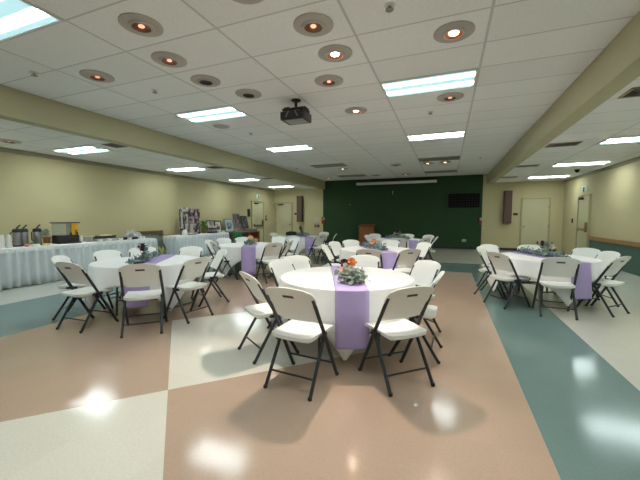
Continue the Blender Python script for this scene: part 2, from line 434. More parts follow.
# wall devices -------------------------------------------------------
def exit_sign(loc, rz, label):
    t = thing('exit_sign', label, 'exit sign', loc, rz)
    b = BM(); box(b, (0, -.02, .09), (.34, .04, .19), bevel=.008); obj('housing', b, 'sign_green', t)
    b = BM(); box(b, (.04, -.06, .07), (.05, .04, .15), bevel=.01); obj('bracket', b, 'sensor', t)
exit_sign((XL, 13.82, 2.30), PI / 2, 'pale green exit sign above the left-hand wall door with the panic bar')
exit_sign((XR, 13.36, 2.24), -PI / 2, 'pale green exit sign above the door in the right-hand wall')

def wall_speaker(loc, label, lean):
    t = thing('wall_speaker', label, 'speaker', loc, 0, 'tall brown wall speakers')
    b = BM(); box(b, (0, -.11, .67), (.29, .22, 1.34), bevel=.012); obj('cabinet', b, 'walnut', t)
    b = BM(); box(b, (0, -.225, .67), (.25, .014, 1.28), bevel=.006); obj('grille', b, 'brown_grille', t)
wall_speaker((-7.13, YB, 1.13), 'tall brown wall speaker on the yellow wall left of the green wall', 0)
wall_speaker((2.30, YB, 1.13), 'tall brown wall speaker between the green wall and the right-hand back door', 0)

def small_wall_box(name, label, cat, loc, rz, size, m, face=None):
    t = thing(name, label, cat, loc, rz)
    b = BM(); box(b, (0, -size[1] / 2 + .004, size[2] / 2), size, bevel=min(size) * .2); obj('housing', b, m, t)
    b = BM(); box(b, (0, -size[1] - .004, size[2] * .6), (size[0] * .6, .01, size[2] * .35), bevel=.002); obj('face_plate', b, face or 'black_plastic', t)
small_wall_box('thermostat', 'small dark thermostat between the back left door and its wall speaker', 'thermostat', (-7.42, YB, 1.50), 0, (.14, .03, .10), 'walnut')
small_wall_box('thermostat', 'small dark thermostat between the right wall speaker and the closed back door', 'thermostat', (2.61, YB, 1.46), 0, (.16, .03, .10), 'black_plastic')
small_wall_box('light_switch', 'dark switch plate on the right-hand wall beyond its door', 'switch', (XR, 14.38, 1.18), -PI / 2, (.10, .03, .16), 'black_plastic')
small_wall_box('light_switch', 'small dark switch on the left-hand wall beyond the panic bar door', 'switch', (XL, 14.62, 1.20), PI / 2, (.12, .03, .26), 'black_plastic', 'paper')
small_wall_box('pull_station', 'dark upright wall box on the near side of the panic bar door', 'wall box', (XL, 13.02, 1.40), PI / 2, (.16, .06, .36), 'walnut')
for x, lab in ((GXL + .04, 'red and white wall alarm at the left edge of the green wall'), (GXR - .06, 'red and white wall alarm at the right edge of the green wall')):
    t = thing('wall_alarm', lab, 'alarm', (x, YB, 1.05), 0, 'wall alarms on the green wall')
    b = BM(); box(b, (-.03, -.03, .17), (.15, .06, .34), bevel=.01); obj('backplate', b, 'black_plastic', t)
    b = BM(); box(b, (0, -.08, .10), (.12, .07, .16), bevel=.015); obj('horn', b, 'red', t)
    b = BM(); lathe(b, [(.045, -.06), (.055, -.03), (.05, .04), (.03, .07)], (0.02, -.09, .25), 16); obj('strobe', b, 'paper', t)
b = BM(); box(b, (0, -.008, .13), (.27, .012, .25)); tag(obj('wall_notice', b, 'paper', loc=(-6.23, YB, 1.13), smooth=0), 'pale paper notice on the yellow wall beside the left alarm', 'notice')
t = thing('outlet_plate', 'twin grey socket plate below the paper notice on yellow wall', 'socket', (-6.22, YB, .86), 0)
for dx in (-.08, .08):
    b = BM(); box(b, (dx, -.01, .07), (.11, .02, .14), bevel=.004); obj('cover', b, 'brown_grille', t)
t = thing('outlet_plate', 'white socket plate low on the green wall near its right end', 'socket', (.70, YB, .31), 0)
b = BM(); box(b, (0, -.006, .06), (.17, .012, .11), bevel=.004); obj('cover', b, 'paper', t)
b = BM(); box(b, (-.035, -.014, .06), (.03, .006, .05)); box(b, (.035, -.014, .06), (.03, .006, .05)); obj('socket', b, 'sensor', t)
b = BM(); box(b, (0, -.006, .05), (.1, .012, .1), bevel=.003); tag(obj('outlet_plate', b, 'sensor', loc=(3.93, YB, .32)), 'faint small plate low on the yellow wall right of the back door', 'socket')
t = thing('hook', 'tiny pale hook hanging at the middle of the green wall', 'hook', (-2.40, YB, 2.45))
b = BM(); tube(b, [(0, -.01, .12), (0, -.05, .12), (0, -.05, .02), (0, -.02, 0)], .012, 8); obj('shank', b, 'paper', t)
b = BM(); lathe(b, [(.03, 0), (.03, .016)], seg=14); obj('rosette', b, 'sensor', t, loc=(0, .005, .12), rot=(PI / 2, 0, 0))
t = thing('wall_jack', 'tiny reddish jack plate on the left part of the green wall', 'jack', (-4.50, YB, 1.95))
b = BM(); box(b, (0, -.008, .04), (.14, .016, .07), bevel=.004); obj('plate', b, 'walnut', t)
b = BM(); box(b, (.03, -.022, .04), (.04, .02, .03), bevel=.004); obj('plug', b, 'pink', t)

# projection screen case, grille panel, lectern
t = thing('projection_screen', 'long white rolled projection screen case high on the green wall', 'projection screen', (-2.3, YB, 2.90))
b = BM(); box(b, (0, -.10, .07), (3.66, .13, .12), bevel=.03); obj('case', b, 'white_paint', t)
b = BM(); box(b, (0, -.05, .165), (3.72, .09, .07), bevel=.01); obj('mounting_rail', b, 'black_plastic', t)
for s in (-1, 1):
    b = BM(); box(b, (s * 1.85, -.10, .08), (.03, .15, .15), bevel=.01); obj('end_cap', b, 'black_plastic', t)
t = thing('wall_grille', 'black rectangular grille panel high on the right of the green wall', 'grille', (.64, YB, 1.80))
b = BM(); box(b, (0, -.03, .30), (1.24, .06, .60), bevel=.008); obj('panel', b, 'tvblack', t)
b = BM()
for i in range(11): box(b, (-.55 + i * .11, -.063, .30), (.014, .012, .56))
for j in range(5): box(b, (0, -.064, .08 + j * .11), (1.18, .010, .014))
obj('bars', b, 'tvgrid', t, smooth=0)
t = thing('lectern', 'orange-brown wooden lectern standing before the green wall', 'lectern', (-3.50, 14.95, 0))
b = BM(); box(b, (0, 0, .50), (.66, .42, .92), bevel=.008); obj('body', b, 'lectern', t)
b = BM(); box(b, (0, 0, .02), (.72, .48, .04), bevel=.006); obj('plinth', b, 'walnut', t)
b = BM(); box(b, (0, -.02, 1.0), (.74, .50, .035), rot=(.14, 0, 0), bevel=.006); obj('reading_top', b, 'lectern', t)
b = BM(); box(b, (0, -.225, .50), (.52, .014, .72), bevel=.005); obj('front_panel', b, 'lectern', t)

# ------------------------------------------------------------------ ceiling fittings
ROW = lambda k: 2.06 + .6096 * k + .3048
def troffer(x, y, z, lit, label, group):
    t = thing('ceiling_light', label, 'ceiling light', (x, y, z), 0, group)
    f = BM(); w, d, e = 1.195, .585, .022
    for s in (-1, 1):
        box(f, (s * (w / 2 - e / 2), 0, -.006), (e, d, .012)); box(f, (0, s * (d / 2 - e / 2), -.006), (w - 2 * e, e, .012))
    obj('frame', f, 'fixture' if lit else 'sensor', t, smooth=0)
    l = BM(); box(l, (0, 0, -.003), (w - 2 * e, d - 2 * e, .004)); obj('diffuser', l, 'lens' if lit else 'lens_off', t, smooth=0)
    return t
R0 = 1.45 + .3048; RS = 3.048
XCR, XCL, XBL, XBR = -.91 + .6096 + .003, -3.95, -7.46, 3.315
gl = 'lit panel lights over the hall'
troffer(XCL, R0, ZC, True, 'large lit ceiling panel at the top left corner of the photo', gl)
troffer(XCL, R0 + RS, ZC, True, 'lit ceiling panel beside the round ceiling speaker, left of the projector', gl)
troffer(XCL, R0 + 2 * RS, ZC, True, 'lit ceiling panel just beyond the projector, left half of the hall', gl)
troffer(XCR, R0 + RS, ZC, True, 'nearest lit ceiling panel in the row right of the projector', gl)
troffer(XCR, R0 + 2 * RS, ZC, True, 'second lit ceiling panel in the row right of the projector', gl)
troffer(XCR, R0 + 3 * RS, ZC, False, 'unlit grey ceiling panel behind the second lit one on the right', 'unlit ceiling panels')
troffer(XCR, R0 + 4 * RS, ZC, False, 'unlit grey ceiling panel nearest the green wall, right row', 'unlit ceiling panels')
troffer(XCL, R0 + 3 * RS, ZC, False, 'unlit grey ceiling panel behind the lit ones in the left row', 'unlit ceiling panels')
troffer(XCL, R0 + 4 * RS, ZC, False, 'unlit grey ceiling panel nearest the green wall, left row', 'unlit ceiling panels')
gb = 'lit panel lights over the left side bay'
for k, lab in ((1, 'nearest lit ceiling panel over the buffet side, beyond the left beam'), (2, 'second lit ceiling panel beyond the left beam'), (3, 'third lit ceiling panel beyond the left beam'), (4, 'farthest lit ceiling panel beyond the left beam, close to the back corner')):
    troffer(XBL, R0 + k * RS, ZB, True, lab, gb)
gr = 'lit panel lights over the right side bay'
for k, lab in ((2, 'nearest lit ceiling panel beyond the right beam, cut by the photo edge'), (3, 'middle lit ceiling panel beyond the right beam'), (4, 'farthest lit ceiling panel beyond the right beam')):
    troffer(XBR, R0 + k * RS, ZB, True, lab, gr)
# the same rows go on over and behind the camera
gx = 'panel lights overhead outside the view'
for x, k, z in ((XCR, 0, ZC), (XBL, 0, ZB), (XBR, 0, ZB), (XBR, 1, ZB), (XCR, -1, ZC), (XCL, -1, ZC)):
    troffer(x, R0 + k * RS, z, True, 'lit ceiling panel overhead, outside the photo', gx)

def downlight(x, y, z, state, label, r=.19):
    t = thing('downlight', label, 'downlight', (x, y, z), 0, 'round recessed downlights')
    b = BM(); lathe(b, [(r, 0), (r, -.008), (r * .93, -.014), (r * .62, -.016), (r * .55, -.028), (r * .46, -.030), (r * .44, -.026)], seg=36, cap_bottom=False, cap_top=False)
    obj('trim_ring', b, 'trim_ring', t)
    b = BM(); lathe(b, [(r * .44, -.027), (r * .36, -.010), (r * .30, -.004)], seg=28, cap_bottom=False); obj('reflector', b, 'can_dark' if state == 'off' else 'can', t)
    q = 1 if state == 'on' else .6
    if state != 'off':
        b = BM(); lathe(b, [(r * .05, -.022), (r * .22 * q, -.018), (r * .25 * q, -.010), (r * .2 * q, -.005)], seg=20); obj('bulb', b, 'bulb' if state == 'on' else 'bulb_dim', t)
    return t
DL = [(-2.75, 2.37, 'dim', 'amber downlight left of centre, nearest of its file'),
      (-3.04, 2.98, 'dim', 'amber downlight behind the nearest left-of-centre one'),
      (-4.26, 2.98, 'dim', 'leftmost amber downlight near the left beam'),
      (-3.05, 3.60, 'off', 'black unlit downlight between the two amber ones and the far grey one'),
      (-2.78, 4.20, 'off', 'grey unlit downlight just before the projector'),
      (-1.23, 2.96, 'dim', 'amber downlight at top centre, before the bright bulb'),
      (-1.21, 3.54, 'on', 'bright warm downlight above the nearest table'),
      (-1.52, 4.20, 'dim', 'reddish downlight right behind the bright one over the nearest table'),
      (.01, 3.57, 'on', 'bright warm downlight in front of the nearest right-row panel'),
      (-1.55, 2.30, 'off', 'grey downlight cut off by the top edge of the photo'),
      (-.01, 5.41, 'dim', 'warm downlight right behind the nearest right-row panel'),
      (-1.50, 5.50, 'on', 'bright warm downlight to the right of the projector'),
      (-1.69, 14.18, 'on', 'small bright downlight nearest the green wall and screen'),
      (-.66, 11.60, 'on', 'left one of the two far downlights behind the unlit right panel'),
      (-.12, 11.56, 'on', 'right one of the two far downlights behind the unlit right panel'),
      (-1.72, 11.64, 'off', 'faint grey far downlight over the middle of the hall'),
      (-3.70, 11.75, 'on', 'small bright far downlight beside the unlit left panel'),
      (-5.20, 14.3, 'on', 'small bright far downlight by the left beam end'),
      (-2.92, 14.06, 'off', 'dark far downlight before the projection screen')]
for x, y, st, lab in DL: downlight(x, y, ZC, st, lab)
downlight(-7.86, 3.72, ZB, 'dim', 'amber downlight over the buffet beyond the left beam')
def spot(x, y, z, w, ang=110, col=(1, .80, .62), tilt=(0, 0)):
    l = bpy.data.lights.new('downlight_lamp', 'SPOT'); l.energy = w; l.spot_size = math.radians(ang); l.spot_blend = .6
    l.shadow_soft_size = .045; l.color = col
    o = bpy.data.objects.new('downlight_lamp', l); COL.objects.link(o); o.location = (x, y, z); o.rotation_euler = (tilt[0], tilt[1], 0)
SPOT = 1.0
spot(-1.21, 3.54, ZC - .035, 200, 78, (1, .84, .70), (math.radians(-37), 0))      # tilted eyeballs, aimed at the front of the hall
spot(.01, 3.57, ZC - .035, 45, 78, (1, .84, .70), (math.radians(-30), 0))
for x, y, w in ((-1.21, 3.54, 14), (-1.50, 5.50, 50), (-.01, 5.41, 60), (-.66, 11.6, 12), (-.12, 11.56, 12), (-1.69, 14.18, 10), (-3.70, 11.75, 12), (-5.2, 14.3, 8)):
    spot(x, y, ZC - .035, w * SPOT)

def vent(x, y, z, label, w=.50, d=.30):
    t = thing('air_vent', label, 'vent', (x, y, z), 0, 'ceiling air vents in the side bays')
    b = BM(); box(b, (0, 0, -.004), (w, d, .008)); obj('backing', b, 'vent', t, smooth=0)
    f = BM()
    for s in (-1, 1): box(f, (s * w / 2, 0, -.007), (.03, d + .03, .014)); box(f, (0, s * d / 2, -.007), (w, .03, .014))
    obj('frame', f, 'molding', t, smooth=0)
    for k in range(4):
        s = BM(); box(s, (0, -d / 2 + d * (k + .8) / 5, -.012), (w - .03, .035, .004), rot=(.6, 0, 0)); obj('slat', s, 'sensor', t, smooth=0)
for a in ((-6.22, 4.72, 'dark air vent beside the left beam, nearest one in the left bay'), (-6.28, 7.81, 'air vent beside the left beam, second along in the left bay'), (-6.26, 10.75, 'air vent beside the left beam, third along in the left bay'),
          (2.15, 4.92, 'dark louvred vent at the right edge of the photo beside the right beam'), (2.10, 7.87, 'air vent beside the right beam, second along in the right bay'), (2.06, 10.75, 'air vent beside the right beam, third along'), (2.02, 13.5, 'air vent beside the right beam, nearest the back wall')):
    vent(a[0], a[1], ZB, a[2])
t = thing('ceiling_speaker', 'flat round ceiling speaker behind the left lit panel', 'ceiling speaker', (-4.26, 5.45, ZC))
b = BM(); lathe(b, [(.17, 0), (.17, -.006), (.155, -.012)], seg=32); obj('rim', b, 'fixture', t)
b = BM(); lathe(b, [(.15, -.0125), (.148, -.016), (.05, -.018)], seg=32); obj('grille', b, 'speaker_grey', t)
for x, y, z, lab in ((.87, 11.0, ZC, 'small sprinkler head by the right beam, far down the hall'), (-.32, 6.03, ZC, 'small sprinkler head behind the nearest right-row panel'), (-3.99, 6.09, ZC, 'small sprinkler head behind the round ceiling speaker'),
                     (-5.24, 11.03, ZC, 'small sprinkler head far along the left beam'), (-.51, 2.93, ZC, 'small grey sensor at the top edge, right of centre'), (-3.95, 3.59, ZC, 'small grey sensor plate right of the leftmost amber downlight'), (-4.9, 2.62, ZC, 'small dark sensor at the left photo edge above the beam')):
    t = thing('sprinkler', lab, 'sprinkler', (x, y, z), 0, 'small ceiling sensors and sprinklers')
    b = BM(); lathe(b, [(.05, 0), (.05, -.006), (.03, -.012)], seg=18); obj('escutcheon', b, 'fixture', t)
    b = BM(); lathe(b, [(.012, -.012), (.012, -.035), (.035, -.038), (.035, -.042)], seg=14); obj('head', b, 'sensor', t)
t = thing('security_camera', 'small black dome camera between two right bay panels', 'camera', (3.62, 12.1, ZB))
b = BM(); lathe(b, [(.07, 0), (.07, -.03), (.06, -.04)], seg=20); obj('mount', b, 'black_plastic', t)
b = BM(); lathe(b, [(.055, -.04), (.05, -.07), (.03, -.09), (.005, -.097)], seg=20); obj('dome', b, 'tvblack', t)

# projector
t = thing('projector', 'black ceiling-mounted video projector hanging on a short pole', 'projector', (-2.24, 4.69, ZC))
b = BM(); tube(b, [(0, 0, 0), (0, 0, -.17)], .022, 14); lathe(b, [(.075, 0), (.075, -.012), (.03, -.03)], seg=20); obj('pole', b, 'black_plastic', t)
b = BM(); box(b, (0, 0, -.165), (.36, .26, .035), bevel=.01); box(b, (-.14, 0, -.13), (.09, .12, .05), bevel=.01); box(b, (.13, .02, -.15), (.10, .16, .05), bevel=.01); obj('mount_bracket', b, 'black_plastic', t)
b = BM(); box(b, (0, 0, -.265), (.40, .32, .13), bevel=.018); obj('body', b, 'black_plastic', t)
b = BM(); box(b, (.02, -.02, -.333), (.30, .22, .012), bevel=.004); obj('base_plate', b, 'sensor', t)
b = BM(); lathe(b, [(.05, 0), (.052, .03), (.042, .035), (.036, .02)], seg=20); obj('lens', b, 'clear', t, loc=(-.12, .16, -.26), rot=(-PI / 2, 0, 0))
for s in (-1, 1):
    b = BM(); tube(b, [(s * .12, -.08, -.18), (s * .05, -.16, -.21), (s * .10, -.165, -.29)], .007, 8); obj('cable', b, 'sensor', t)
b = BM(); ball(b, (-.19, -.15, -.31), .014); obj('indicator', b, 'paper', t)

# ------------------------------------------------------------------ folding chair (faces local +y)
HT = .845
def back_y(z): return .225 - .54 * z      # the line of the long tube
def make_chair(label, plastic='chair_plastic', name='folding_chair'):
    t = thing(name, label, 'chair')
    def fn(u, v, s):
        z = .548 + v * (HT - .548)
        a = 2 * u - 1
        base = .194 + .030 * min(1, max(0, (v - .42) / .18))
        hw = base
        rr = .26                                           # rounded top corners, in v
        if v > 1 - rr:
            q = (v - (1 - rr)) / rr
            hw = base - .055 * (1 - math.sqrt(max(0, 1 - q * q)))
        if v < .15:
            q = (.15 - v) / .15
            hw = base - .03 * (1 - math.sqrt(max(0, 1 - q * q)))
        x = a * hw
        zz = z - (.018 * a * a * v)
        y = back_y(z) - .012 + .022 * a * a - .012 * max(0, v - .75) / .25
        th = .026 * (1 - .55 * max(0, abs(a) - .9) / .1) * (1 - .4 * max(0, v - .93) / .07)
        return Vector((x, y + (th / 2 if s == 0 else -th / 2), zz))
    nu, nv = 20, 17
    b = BM(); plate(b, fn, nu, nv, .02); br = obj('backrest', b, plastic, t, smooth=50)
    b = BM(); plate(b, lambda u, v, s: fn((7.8 + u * 4.4) / nu, (11.9 + v * 1.2) / nv, 1) + Vector((0, .004 if s == 0 else -.0015, 0)), 4, 1, .01); obj('handle_slot_shade', b, 'slot_shade', br, smooth=0)  # no opening cut: thin dark plate on the back paints its inner shade
    # seat
    def sf(u, v, s):
        a = 2 * u - 1
        hw = .188 + .012 * v
        q = max(abs(v - .5) * 2 - .84, 0) / .16
        hw -= .03 * (1 - math.sqrt(max(0, 1 - q * q)))
        y = -.195 + v * .42
        z = .452 - .010 * (1 - a * a) * (1 - v * .6) - (.012 * max(0, v - .85) / .15)
        e = max(abs(a), abs(2 * v - 1))
        th = .044 - .018 * max(0, e - .85) / .15
        return Vector((a * hw, y, z if s == 0 else z - th))
    b = BM(); plate(b, sf, 12, 14, .03); obj('seat', b, plastic, t, smooth=50)
    for s in (-1, 1):
        b = BM(); tube(b, [(s * .222, back_y(.012), .012), (s * .218, back_y(.40), .40), (s * .209, back_y(.62), .62), (s * .204, back_y(.76), .76)], .0155, 10)
        l = obj('leg', b, 'chair_metal', t)
        b = BM(); lathe(b, [(.014, 0), (.0165, .003), (.0165, .022), (.014, .024)], seg=12); obj('foot_cap', b, 'cap', l, loc=(s * .222, back_y(0) - .002, 0))
        b = BM(); tube(b, [(s * .205, -.235, .012), (s * .200, -.03, .345), (s * .197, .035, .425)], .0145, 10)
        l = obj('leg', b, 'chair_metal', t)
        b = BM(); lathe(b, [(.014, 0), (.0165, .003), (.0165, .022), (.014, .024)], seg=12); obj('foot_cap', b, 'cap', l, loc=(s * .205, -.238, 0))
        b = BM(); box(b, (s * .203, -.01, .425), (.012, .13, .03), bevel=.003); obj('hinge_bracket', b, 'chair_metal', t)
        b = BM(); tube(b, [(s * .192, .02, .395), (s * .222, .02, .395)], .016, 10); obj('pivot', b, 'chair_metal', t)
    b = BM(); tube(b, [(-.203, -.167, .125), (.203, -.167, .125)], .0085, 8); obj('stretcher', b, 'chair_metal', t)
    b = BM(); tube(b, [(-.22, back_y(.14), .14), (.22, back_y(.14), .14)], .0085, 8); obj('stretcher', b, 'chair_metal', t)
    b = BM(); tube(b, [(-.212, back_y(.40), .40), (.212, back_y(.40), .40)], .009, 8); obj('stretcher', b, 'chair_metal', t)
    return t

# ------------------------------------------------------------------ tables, cloths, runners
RT, HTAB = .71, .722
CL = .965
def r_off(l, th, corner, run, amp=1.0, seed=0):
    base = .010 + .085 * l
    w = 1.0
    for q in (run, run + PI):
        d = abs((th - q + PI) % (2 * PI) - PI)
        w = min(w, max(0, min(1, (d - (.40 if abs(math.degrees(run) + 58) < .1 else .28)) / .2)))
    f = math.sin(9 * th + seed) * .55 + math.sin(14 * th + 1.7 * seed) * .35 + math.sin(5 * th + 2.3 * seed) * .3
    return base + w * amp * .055 * min(1, l / .45) * f

def cloth(center, corner, run, label, seed):
    b = BM(); n = 168
    ls = [0, .012, .03, .06, .10, .15, .22, .30, .38, .46, .54, .62]
    rings = []
    ctr = b.verts.new((0, 0, HTAB + .003))
    for rr in (.2, .4, .6, RT - .04, RT - .012):
        rings.append([b.verts.new((rr * math.cos(2 * PI * k / n), rr * math.sin(2 * PI * k / n), HTAB + .003)) for k in range(n)])
    lmax = []
    for k in range(n):
        th = 2 * PI * k / n
        a = th - corner
        m = max(abs(math.cos(a + PI / 4)), abs(math.sin(a + PI / 4)))
        lmax.append(CL / m - RT)
    for li in range(len(ls)):
        ring = []
        for k in range(n):
            th = 2 * PI * k / n
            l = lmax[k] * ls[li] / ls[-1]
            r = RT + r_off(l, th, corner, run, 1, seed) + (.004 if l < .01 else .008)
            z = HTAB + .003 - max(0, l - .006) * .985
            if li == 0: r = RT + .004; z = HTAB + .001
            ring.append(b.verts.new((r * math.cos(th), r * math.sin(th), z)))
        rings.append(ring)
    for k in range(n): b.faces.new((ctr, rings[0][k], rings[0][(k + 1) % n]))
    for A, B in zip(rings, rings[1:]):
        for k in range(n): b.faces.new((A[k], B[k], B[(k + 1) % n], A[(k + 1) % n]))
    o = obj('tablecloth', b, 'cloth', loc=(center[0], center[1], 0), smooth=60)
    sm = o.modifiers.new('thickness', 'SOLIDIFY'); sm.thickness = .002; sm.offset = 1
    return tag(o, label, 'tablecloth', 'white square tablecloths on round tables')

def runner(center, run, corner, label, seed, hang=.52, half=.152, off=0.0):
    b = BM(); nw = 8
    def path(w, sgn):
        out = []
        for s in (.0, .01, .03, .06, .12, .2, .28, .36, .44, .50, hang):
            th = run
            r = r_off(s, th, corner, run, 0, seed)
            f = .006 * (1 + math.sin(w * 28 + seed)) * min(1, s / .25)
            z = HTAB + .009 - (0 if s == 0 else s - .004)
            out.append((sgn * (math.sqrt((RT + r + .022) ** 2 - w * w) + f - (0 if s else .016)), z))
        return out
    rows = []
    for i in range(nw + 1):
        w = off - half + 2 * half * i / nw
        te = math.sqrt((RT + .006) ** 2 - w * w) - .02
        p = [(x, z) for x, z in reversed(path(w, -1))]
        p += [(-te + 2 * te * j / 12, HTAB + .009) for j in range(13)]
        p += path(w, 1)
        rows.append([b.verts.new((x, w, z)) for x, z in p])
    for A, B in zip(rows, rows[1:]):
        for j in range(len(A) - 1): b.faces.new((A[j], A[j + 1], B[j + 1], B[j]))
    o = obj('table_runner', b, 'runner', loc=(center[0], center[1], 0), rot=(0, 0, run), smooth=60)
    sm = o.modifiers.new('thickness', 'SOLIDIFY'); sm.thickness = .0018; sm.offset = 0
    return tag(o, label, 'table runner', 'lavender table runners')

def round_table(label):
    t = thing('round_table', label, 'table')
    b = BM(); lathe(b, [(RT - .02, HTAB - .045), (RT - .002, HTAB - .035), (RT - .002, HTAB - .008), (RT - .01, HTAB)], seg=64); obj('tabletop', b, 'tabletop', t)
    for s in (-1, 1):
        for q in (-1, 1):
            b = BM(); tube(b, [(s * .34, q * .30, HTAB - .05), (s * .36, q * .30, .35), (s * .40, q * .30, .012)], .015, 10); obj('leg', b, 'table_leg', t)
        b = BM(); tube(b, [(s * .373, -.30, .22), (s * .373, .30, .22)], .012, 8); tube(b, [(s * .34, -.30, HTAB - .06), (s * .34, .30, HTAB - .06)], .012, 8); tube(b, [(s * .36, 0, .24), (0, 0, HTAB - .06)], .01, 8)
        obj('brace', b, 'table_leg', t)
    return t

TABS = {'near': ((-1.03, 3.44), -74, -69), 'left': ((-4.19, 3.58), -22, -58), 'right': ((1.51, 6.34), -80, -66), 'photo': ((-4.36, 6.58), -100, -60),
        'corner': ((-4.55, 9.98), -82, -48), 'mid': ((-1.36, 6.61), -20, -58), 'far': ((-1.36, 9.80), -100, -46)}
# the chairs were set out a little off the table centres
CHC = {'near': (-.97, 3.42), 'left': (-4.05, 3.54), 'right': (1.49, 6.24), 'photo': (-4.2, 6.48), 'corner': (-4.5, 9.71), 'mid': (-1.27, 6.48), 'far': (-1.33, 9.5)}
TL = {'near': 'the nearest round table', 'left': 'the round table by the buffet', 'right': 'the round table right of the aisle', 'photo': 'the round table before the photo display',
      'corner': 'the far left round table', 'mid': 'the middle round table behind the nearest one', 'far': 'the farthest round table before the green wall'}
t0 = None
for i, (k, (c, cor, run)) in enumerate(TABS.items()):
    lab = {'near': 'nearest round folding table, under the cloth with the low-hanging front corner', 'left': 'round folding table under a white cloth, beside the skirted buffet',
           'right': 'round folding table under a white cloth on the teal strip, right of the aisle', 'photo': 'round folding table under a white cloth, before the photo display',
           'corner': 'round folding table at far left, with the black chair behind it', 'mid': 'round folding table in the middle, directly behind the nearest one', 'far': 'farthest round folding table, before the green wall and lectern'}[k]
    if t0 is None: t0 = round_table(lab); t0.location = (*c, 0); t0.rotation_euler.z = math.radians(run); t0['group'] = 'round folding tables'
    else: dup(t0, (*c, 0), math.radians(run), lab)
    cloth(c, math.radians(cor), math.radians(run), 'white tablecloth on ' + TL[k], 1.3 + i * 1.9)
    runner(c, math.radians(run), math.radians(cor), 'lavender runner hanging off ' + TL[k], i * .7, off={'near': -.005, 'left': .09}.get(k, 0), hang=.60 if k == 'photo' else .52)

# chairs: (table, angle, distance of the back top, turn, label)
CH = [
 ('near', -97.5, 1.26, 2, 'front left chair of the nearest table, its back to the camera'),
 ('near', -48, 1.13, 1, 'front right chair of the nearest table, its back to the camera'),
 ('near', -138, 1.16, 13, 'left chair of the nearest table, standing on the cream diamond'),
 ('near', 168, 1.06, 0, 'rear left chair of the nearest table, partly overlapping another chair back'),
 ('near', 147, 1.22, 0, 'chair behind the nearest table on the left, facing the camera'),
 ('near', 96, 1.09, 0, 'chair behind the nearest table, right of its flowers'),
 ('near', 46, 1.13, 0, 'rear right chair of the nearest table, facing the camera'),
 ('near', -2, .95, 0, 'right chair of the nearest table, seen edge-on behind another'),
 ('left', -99.5, 1.10, 12, 'front left chair of the buffet-side table, seen from its side'),
 ('left', -143, 1.2, 0, 'leftmost chair of the buffet-side table, mostly hidden by its neighbour'),
 ('left', 177, 1.10, 0, 'rear chair of the left table nearest the drink dispenser'),
 ('left', 146, 1.25, 0, 'chair behind the burgundy flower of the left table'),
 ('left', 104, 1.15, 0, 'rear right chair of the left table, before the skirted photo table'),
 ('left', 55, 1.07, 0, 'right chair of the left table, seen edge-on'),
 ('left', -7, 1.0, 0, 'front right chair of the left table, turned to the left'),
 ('left', -48, 1.17, 0, 'front chair of the left table, back squarely to the camera'),
 ('right', 126, 1.25, 0, 'leftmost rear chair of the right table, nearest the aisle'),
 ('right', 160, 1.0, 0, 'aisle-side chair of the right table, seen edge-on'),
 ('right', -143, .98, 0, 'front left chair of the right table, back to the camera'),
 ('right', 88, 1.2, 0, 'chair behind the dark flower of the right table'),
 ('right', 44, 1.17, 0, 'rear right chair of the right table, facing the camera'),
 ('right', 14, 1.0, 0, 'right chair of the right table, partly hidden by the one before it'),
 ('right', -51, 1.05, 0, 'rightmost front chair of the right table, on the cream floor'),
 ('right', -92, 1.0, 0, 'front chair of the right table, back squarely to the camera'),
 ('photo', -122, .98, 0, 'front left chair of the table before the photo display'),
 ('photo', -162, 1.12, 0, 'leftmost chair of the table before the photo display'),
 ('photo', 164, 1.2, 0, 'chair between the photo display and its nearest round table, left one'),
 ('photo', 136, 1.3, 0, 'chair in front of the green cloth, facing the camera'),
 ('photo', -31, 1.0, 0, 'front right chair of the table before the photo display'),
 ('photo', 10, .92, 0, 'right chair of the table before the photo display'),
 ('photo', 95, 1.5, 0, 'rear chair of the table before the photo display, before the black chair'),
 ('photo', 64, 1.25, 0, 'rear right chair of the table before the photo display, leaning right'),
 ('corner', 176, 1.1, 0, 'leftmost chair of the far left table, seen edge-on'),
 ('corner', -108, 1.0, 0, 'front left chair of the far left table, back to the camera'),
 ('corner', -27, 1.07, 0, 'front right chair of the far left table, back to the camera'),
 ('corner', 14, 1.2, 0, 'rightmost chair of the far left table'),
 ('corner', 74, 1.35, 0, 'rear right chair of the far left table, below the paper notice'),
 ('mid', -152, 1.14, -22, 'left front chair of the middle table, seen from behind its side'),
 ('mid', 164, 1.13, 0, 'left chair of the middle table, second from the front'),
 ('mid', 132, 1.32, 0, 'rear left chair of the middle table, left of the lectern'),
 ('mid', 89, 1.35, 0, 'rear chair of the middle table, facing the camera, right of its flowers'),
 ('mid', 43, 1.17, 0, 'rear right chair of the middle table'),
 ('mid', -48, 1.08, 0, 'front right chair of the middle table, tan-shaded back to the camera'),
 ('mid', -88, 1.12, 0, 'front chair of the middle table, back to the camera'),
 ('far', 168, .97, 0, 'leftmost chair of the farthest table, in front of the lectern'),
 ('far', 130, 1.4, 0, 'rear left chair of the farthest table, beside the lectern'),
 ('far', -80, .97, 0, 'front chair of the farthest table, back to the camera'),
 ('far', 84, 1.35, 0, 'rear centre chair of the farthest table, by the dark flower'),
 ('far', 50, 1.3, 0, 'rear right chair of the farthest table'),
 ('far', -33, 1.0, 0, 'front right chair of the farthest table'),
 ('far', 4, 1.1, 0, 'rightmost chair of the farthest table, seen edge-on'),
]
BACKTOP = -back_y(HT) + .02     # how far the back top lies behind the chair's origin
c0 = None
